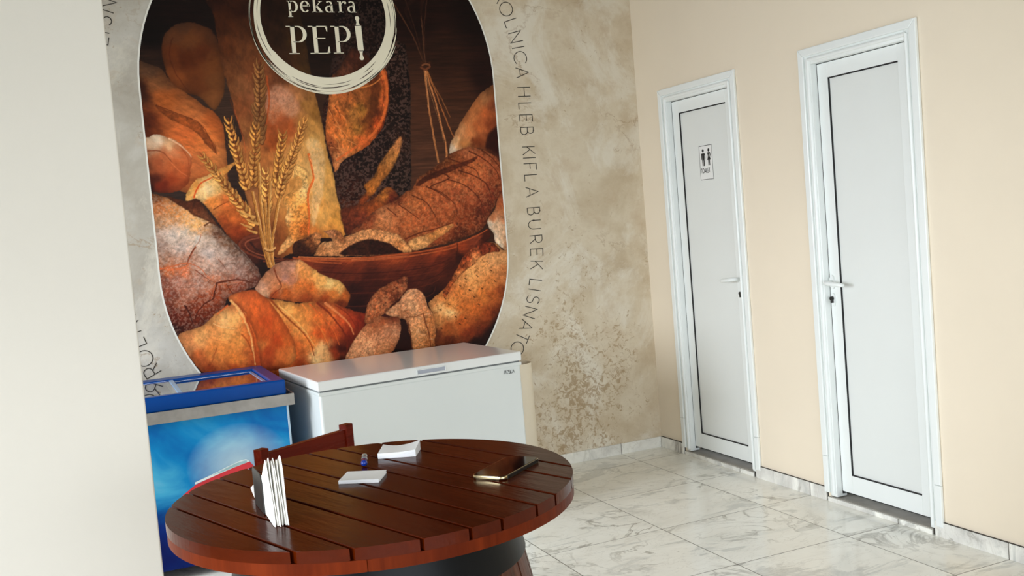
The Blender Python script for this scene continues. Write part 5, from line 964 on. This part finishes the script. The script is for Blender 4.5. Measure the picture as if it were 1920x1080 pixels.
# ================================================================ BARREL TABLE
TH = R_(-71.28); TC = (-2.806, -3.513)
tb = thing('barrel_table', 'round red-brown plank-top table standing on a wooden barrel with black hoops', 'table', (TC[0], TC[1], 0), TH)
RT = .4165
seams = [-RT, -.335, -.265, -.164, -.078, -.011, .082, .150, .247, .320, RT]
for k, (y0, y1) in enumerate(zip(seams, seams[1:])):
    g0 = .0034 if k else 0; g1_ = .0034 if k < 9 else 0
    a, b = y0+g0, y1-g1_; pr = []
    def arcpts(sign):
        n = 12; out = []
        for i in range(n+1):
            y = a+(b-a)*i/n if sign > 0 else b+(a-b)*i/n
            x = math.sqrt(max(0, RT*RT-y*y)); out.append((sign*x, y))
        return out
    pts = arcpts(1)+arcpts(-1)
    cl = [pts[0]]
    for p in pts[1:]:
        if (Vector(p)-Vector(cl[-1])).length > 1e-4: cl.append(p)
    if (Vector(cl[0])-Vector(cl[-1])).length < 1e-4: cl.pop()
    if k in (0, 9):   # finer rim for the end planks
        s = -1 if k == 0 else 1; yy0 = seams[1]-.0034 if k == 0 else seams[9]+.0034
        a0 = math.asin(abs(yy0)/RT); N = 30
        cl = [(RT*math.cos(a0+(math.pi-2*a0)*i/N), s*RT*math.sin(a0+(math.pi-2*a0)*i/N)) for i in range(N+1)]
    bm = BM(); prism(bm, cl, lambda u, v, d: (u, v, .978+d), .022, .0014, 2)
    pl = obj('plank', bm, M['table'], tb)
for ya_, yb_ in ((-1, -.246), (-.246, .262), (.262, 1)):      # three wide boards under the planks, flush at the rim
    ru = RT-.0008; ya2, yb2 = max(-ru, ya_+.0006), min(ru, yb_-.0006); pts = []; N = 40
    for i in range(N+1):
        a = math.asin(ya2/ru)+(math.asin(yb2/ru)-math.asin(ya2/ru))*i/N; pts.append((ru*math.cos(a), ru*math.sin(a)))
    for i in range(N+1):
        a = math.asin(yb2/ru)+(math.asin(ya2/ru)-math.asin(yb2/ru))*i/N; pts.append((-ru*math.cos(a), ru*math.sin(a)))
    cl = [p for i, p in enumerate(pts) if (Vector(p)-Vector(pts[i-1])).length > 1e-4]
    bm = BM(); prism(bm, cl, lambda u, v, d: (u, v, .956+d), .0219, .001, 1)
    obj('under_board', bm, M['tableside'], tb)
# barrel of 24 bulging staves
def br(z): return .275+.068*(1-((z-.475)/.475)**2)
zsn = [i*.955/18 for i in range(19)]
bm = BM(); NS = 24
for s in range(NS):
    a0 = 2*math.pi*s/NS+.012; a1 = 2*math.pi*(s+1)/NS-.012; cols = []
    for z in zsn:
        r = br(z); row = [((r-.006)*math.cos(a0), (r-.006)*math.sin(a0), z)]
        for i in range(5):
            a = a0+(a1-a0)*i/4; row.append((r*math.cos(a), r*math.sin(a), z))
        row.append(((r-.006)*math.cos(a1), (r-.006)*math.sin(a1), z)); cols.append([bm.verts.new(p) for p in row])
    for A, B in zip(cols, cols[1:]):
        for i in range(6): bm.faces.new((A[i], A[i+1], B[i+1], B[i]))
obj('staves', bm, M['stave'], tb)
bm = BM(); lathe(bm, [(br(z)-.007, z) for z in zsn], 0, 0, 48); obj('barrel_core', bm, M['dark'], tb)
for z0, z1 in ((.846, .955), (.655, .705), (.245, .295), (.0, .085)):
    bm = BM(); zz = [z0+(z1-z0)*i/4 for i in range(5)]
    lathe(bm, [(br(z)+.004, z) for z in zz]+[(br(z)-.002, z) for z in zz[::-1]], 0, 0, 72, closed=True)
    hp = obj('hoop', bm, M['hoop'], tb, True); hp.modifiers.new('e', 'EDGE_SPLIT').split_angle = R_(40)

# ================================================================ CHAIR behind the table
ch = thing('wooden_chair', 'red-brown wooden chair whose slatted back shows behind the barrel table', 'chair', (-2.722, -2.367, 0), math.atan2(.1853, .3089))
hw = .180
def post(x):
    bm = BM(); prism(bm, [(x-.0165, 0), (x+.0165, 0), (x+.0165, 1), (x-.0165, 1)], lambda u, v, d: (u, (-.018+d)+(.0 if v < .5 else .0), v*.9), .036, .004, 2); return bm
for s in (-1, 1): obj('back_post', post(s*hw), M['chair'], ch)
for z0, z1 in ((.750, .884), (.62, .69), (.52, .57)):
    bm = BM(); n = 12
    top = []
    outline = [(-hw+.014+(2*hw-.028)*i/n, z1) for i in range(n+1)]+[(hw-.014-(2*hw-.028)*i/n, z0) for i in range(n+1)]
    prism(bm, outline, lambda u, v, d: (u, -.011+d, v), .022, .003, 2); obj('back_rail', bm, M['chair'], ch)
# front legs, seat and apron: the chair looks towards the table (local -y)
obj('seat', box(BM(), -hw-.02, hw+.02, -.40, -.0185, .44, .465, .006, 2), M['chair'], ch)
for s in (-1, 1): obj('front_leg', box(BM(), s*(hw-.004)-.018, s*(hw-.004)+.018, -.385, -.349, 0, .44, .003, 2), M['chair'], ch)
bm = BM(); box(bm, -hw+.014, hw-.014, -.378, -.358, .385, .44); box(bm, -hw+.0165, hw-.0165, -.010, .010, .385, .44)
for s in (-1, 1): box(bm, s*(hw-.004)-.01, s*(hw-.004)+.01, -.349, -.018, .385, .44)
obj('apron', bm, M['chair'], ch)
for s in (-1, 1): obj('stretcher', box(BM(), s*(hw-.004)-.009, s*(hw-.004)+.009, -.349, -.018, .17, .2), M['chair'], ch)

# ================================================================ THINGS ON THE TABLE (top at z = 1.0)
ZT = 1.0003
# napkin holder: two black plates joined by a foot
nh = thing('napkin_holder', 'black napkin holder with two upright plates near the front left of the table', 'napkin holder', (-3.043, -3.545, ZT), R_(1))
def plate(x):
    bm = BM(); prism(bm, [(.052, .0), (-.044, .0), (-.048, .004), (-.048, .062), (-.034, .078), (.044, .078), (.052, .070)], lambda u, v, d: (x+d, u, v), .003, .0008, 1); return bm
obj('plate', plate(-.0045), M['holder'], nh); obj('plate', plate(.031), M['holder'], nh)
obj('foot', box(BM(), -.002, .032, -.046, .05, 0, .003), M['holder'], nh)
# six folded napkins packed between the plates, fanned a little at the near end
rs = random.Random(3); NN = 6
def zt_nap(y): 
    if y < -.05: return .079+.047*min(1, (-.05-y)/.085)**.8
    return .079-.03*min(1, (y+.05)/.1)
for k in range(NN):
    bm = BM(); nu, nvv = 16, 12; A = []; B = []
    near = -.146+.004*math.sin(k*2.3); far = .05-.004*k%.01
    jag = (.0, .004, -.004, .002, -.003, .007)[k]
    for j in range(nvv+1):
        v = j/nvv; ra, rb = [], []
        for i in range(nu+1):
            u = i/nu; y = far+(near-far)*u
            z = .0032*(1-u)+.0005+v*(zt_nap(y)+jag*u**3-.002)
            y += (.012*v*v*(1-.5*v)*u**3 if k < 5 else -.004*v*u**3)
            wd = .0044*(1-.25*v*u); x0 = -.0012+k*.0044+u**3*(-.0012+.0004*k-.004*v+.0009*math.sin(v*5+k*2))
            pin = 1-.5*max(0, (u-.9)/.1)**2-.5*max(0, (v-.85)/.15)**2
            c = x0+wd/2
            ra.append(bm.verts.new((c-wd/2*pin, y, z))); rb.append(bm.verts.new((c+wd/2*pin, y, z)))
        A.append(ra); B.append(rb)
    for j in range(nvv):
        for i in range(nu):
            bm.faces.new((A[j][i], A[j][i+1], A[j+1][i+1], A[j+1][i])); bm.faces.new((B[j][i+1], B[j][i], B[j+1][i], B[j+1][i+1]))
    for j in range(nvv):
        for i in (0, nu): bm.faces.new((A[j][i], A[j+1][i], B[j+1][i], B[j][i]))
    for i in range(nu):
        for j in (0, nvv): bm.faces.new((A[j][i], A[j][i+1], B[j][i+1], B[j][i]))
    if k == 0:   # one far corner pokes out beyond the plate
        prism(bm, [(.045, .05), (.045, .0015), (.098, .0018), (.142, .012), (.076, .036)], lambda u, v, d: (.0002+d, u, v), .0022)
    o = obj('paper_napkin', bm, M['napkin'], smooth=True); o.location = (-3.043, -3.545, ZT)
    o.modifiers.new('e', 'EDGE_SPLIT').split_angle = R_(45)
    tag(o, 'white folded paper napkin standing on edge in the black holder', 'napkin', 'paper napkins in the black holder')
# two small pads of note paper
def pad(name, label, c4, h, sheets, curl):
    bm = BM(); n = 8
    P = [Vector((a, b, 0)) for a, b in c4]
    for s in range(sheets):
        z0 = h*s/sheets+.0001; th = h/sheets*.86; jx, jy = rs.uniform(-1, 1)*.0006, rs.uniform(-1, 1)*.0006
        T_, B_ = [], []
        for j in range(n+1):
            rt, rb = [], []
            for i in range(n+1):
                u, v = i/n, j/n
                p = (P[0]*(1-u)+P[1]*u)*(1-v)+(P[3]*(1-u)+P[2]*u)*v
                cz = curl*(s/sheets)*((max(0, u-.35)/.65)**2*(.35+.65*v)+.45*(max(0, .4-u)/.4)**2*v)
                rb.append(bm.verts.new((p.x+jx, p.y+jy, z0+cz))); rt.append(bm.verts.new((p.x+jx, p.y+jy, z0+th+cz)))
            T_.append(rt); B_.append(rb)
        for j in range(n):
            for i in range(n):
                bm.faces.new((T_[j][i], T_[j][i+1], T_[j+1][i+1], T_[j+1][i])); bm.faces.new((B_[j][i+1], B_[j][i], B_[j+1][i], B_[j+1][i+1]))
        for i in range(n):
            for j in (0, n): bm.faces.new((T_[j][i], T_[j][i+1], B_[j][i+1], B_[j][i])); bm.faces.new((T_[i][j], T_[i+1][j], B_[i+1][j], B_[i][j]))
    cx = sum(p.x for p in P)/4; cy = sum(p.y for p in P)/4
    bmesh.ops.translate(bm, verts=bm.verts, vec=(-cx, -cy, 0))
    o = obj(name, bm, M['paperw']); o.location = (cx, cy, ZT); tag(o, label, 'note paper', 'note paper blocks on the table'); return o
pad('note_pad', 'thin flat stack of white note paper at the middle of the table beside the lighter', [(-2.868, -3.456), (-2.793, -3.504), (-2.757, -3.437), (-2.832, -3.389)], .0075, 6, .0)
pad('note_pad', 'thicker stack of white note paper with curled corners near the back of the table', [(-2.735, -3.290), (-2.655, -3.329), (-2.621, -3.262), (-2.701, -3.221)], .0125, 8, .012)
# lighter
lt = thing('lighter', 'small clear lighter with a blue base lying behind the flat note pad', 'lighter', (-2.782, -3.345, ZT), math.atan2(.105, .030))
bm = BM(); tube(bm, [(0, 0, .0078), (.004, 0, .0078), (.03, 0, .0078)], [.0055, .0072, .0072], 20, sy=.9); obj('base', bm, plain('blue_lighter_base', (18, 50, 150), .2), lt, True)
bm = BM(); tube(bm, [(.0302, 0, .0078), (.058, 0, .0078), (.068, 0, .0078)], [.0068, .0068, .0058], 20, sy=.9); obj('fuel_tube', bm, M['clear'], lt, True)
bm = BM(); tube(bm, [(.0682, 0, .0082), (.08, 0, .0082), (.083, 0, .0082)], [.0062, .0066, .004], 16); obj('metal_head', bm, plain('steel_lighter_head', (196, 200, 196), .25, .9), lt, True)
# phone
ph = thing('mobile_phone', 'dark mobile phone with gold rim lying screen up at the right of the table', 'phone', (-2.5385, -3.595, ZT), math.atan2(.103, .130))
def rrect(w, h, r, n=6):
    out = []
    for cx, cy, a in ((w/2-r, h/2-r, 0), (-w/2+r, h/2-r, 90), (-w/2+r, -h/2+r, 180), (w/2-r, -h/2+r, 270)):
        out += arc(cx, cy, r, r, a, a+90, n)
    return out
bm = BM(); prism(bm, rrect(.166, .079, .013), lambda u, v, d: (u, v, .0004+d), .0082, .0028, 3); obj('case_frame', bm, M['phonemetal'], ph, True)
ph.children[0].modifiers.new('e', 'EDGE_SPLIT').split_angle = R_(35)
bm = BM(); prism(bm, rrect(.1615, .0745, .011), lambda u, v, d: (u, v, .0084+d), .0008, .0003, 1); obj('screen', bm, M['phoneglass'], ph)
bm = BM(); box(bm, -.068, .0705, -.0405, -.0390, .0008, .0082, .0006, 1); obj('side_band', bm, M['phonedark'], ph)
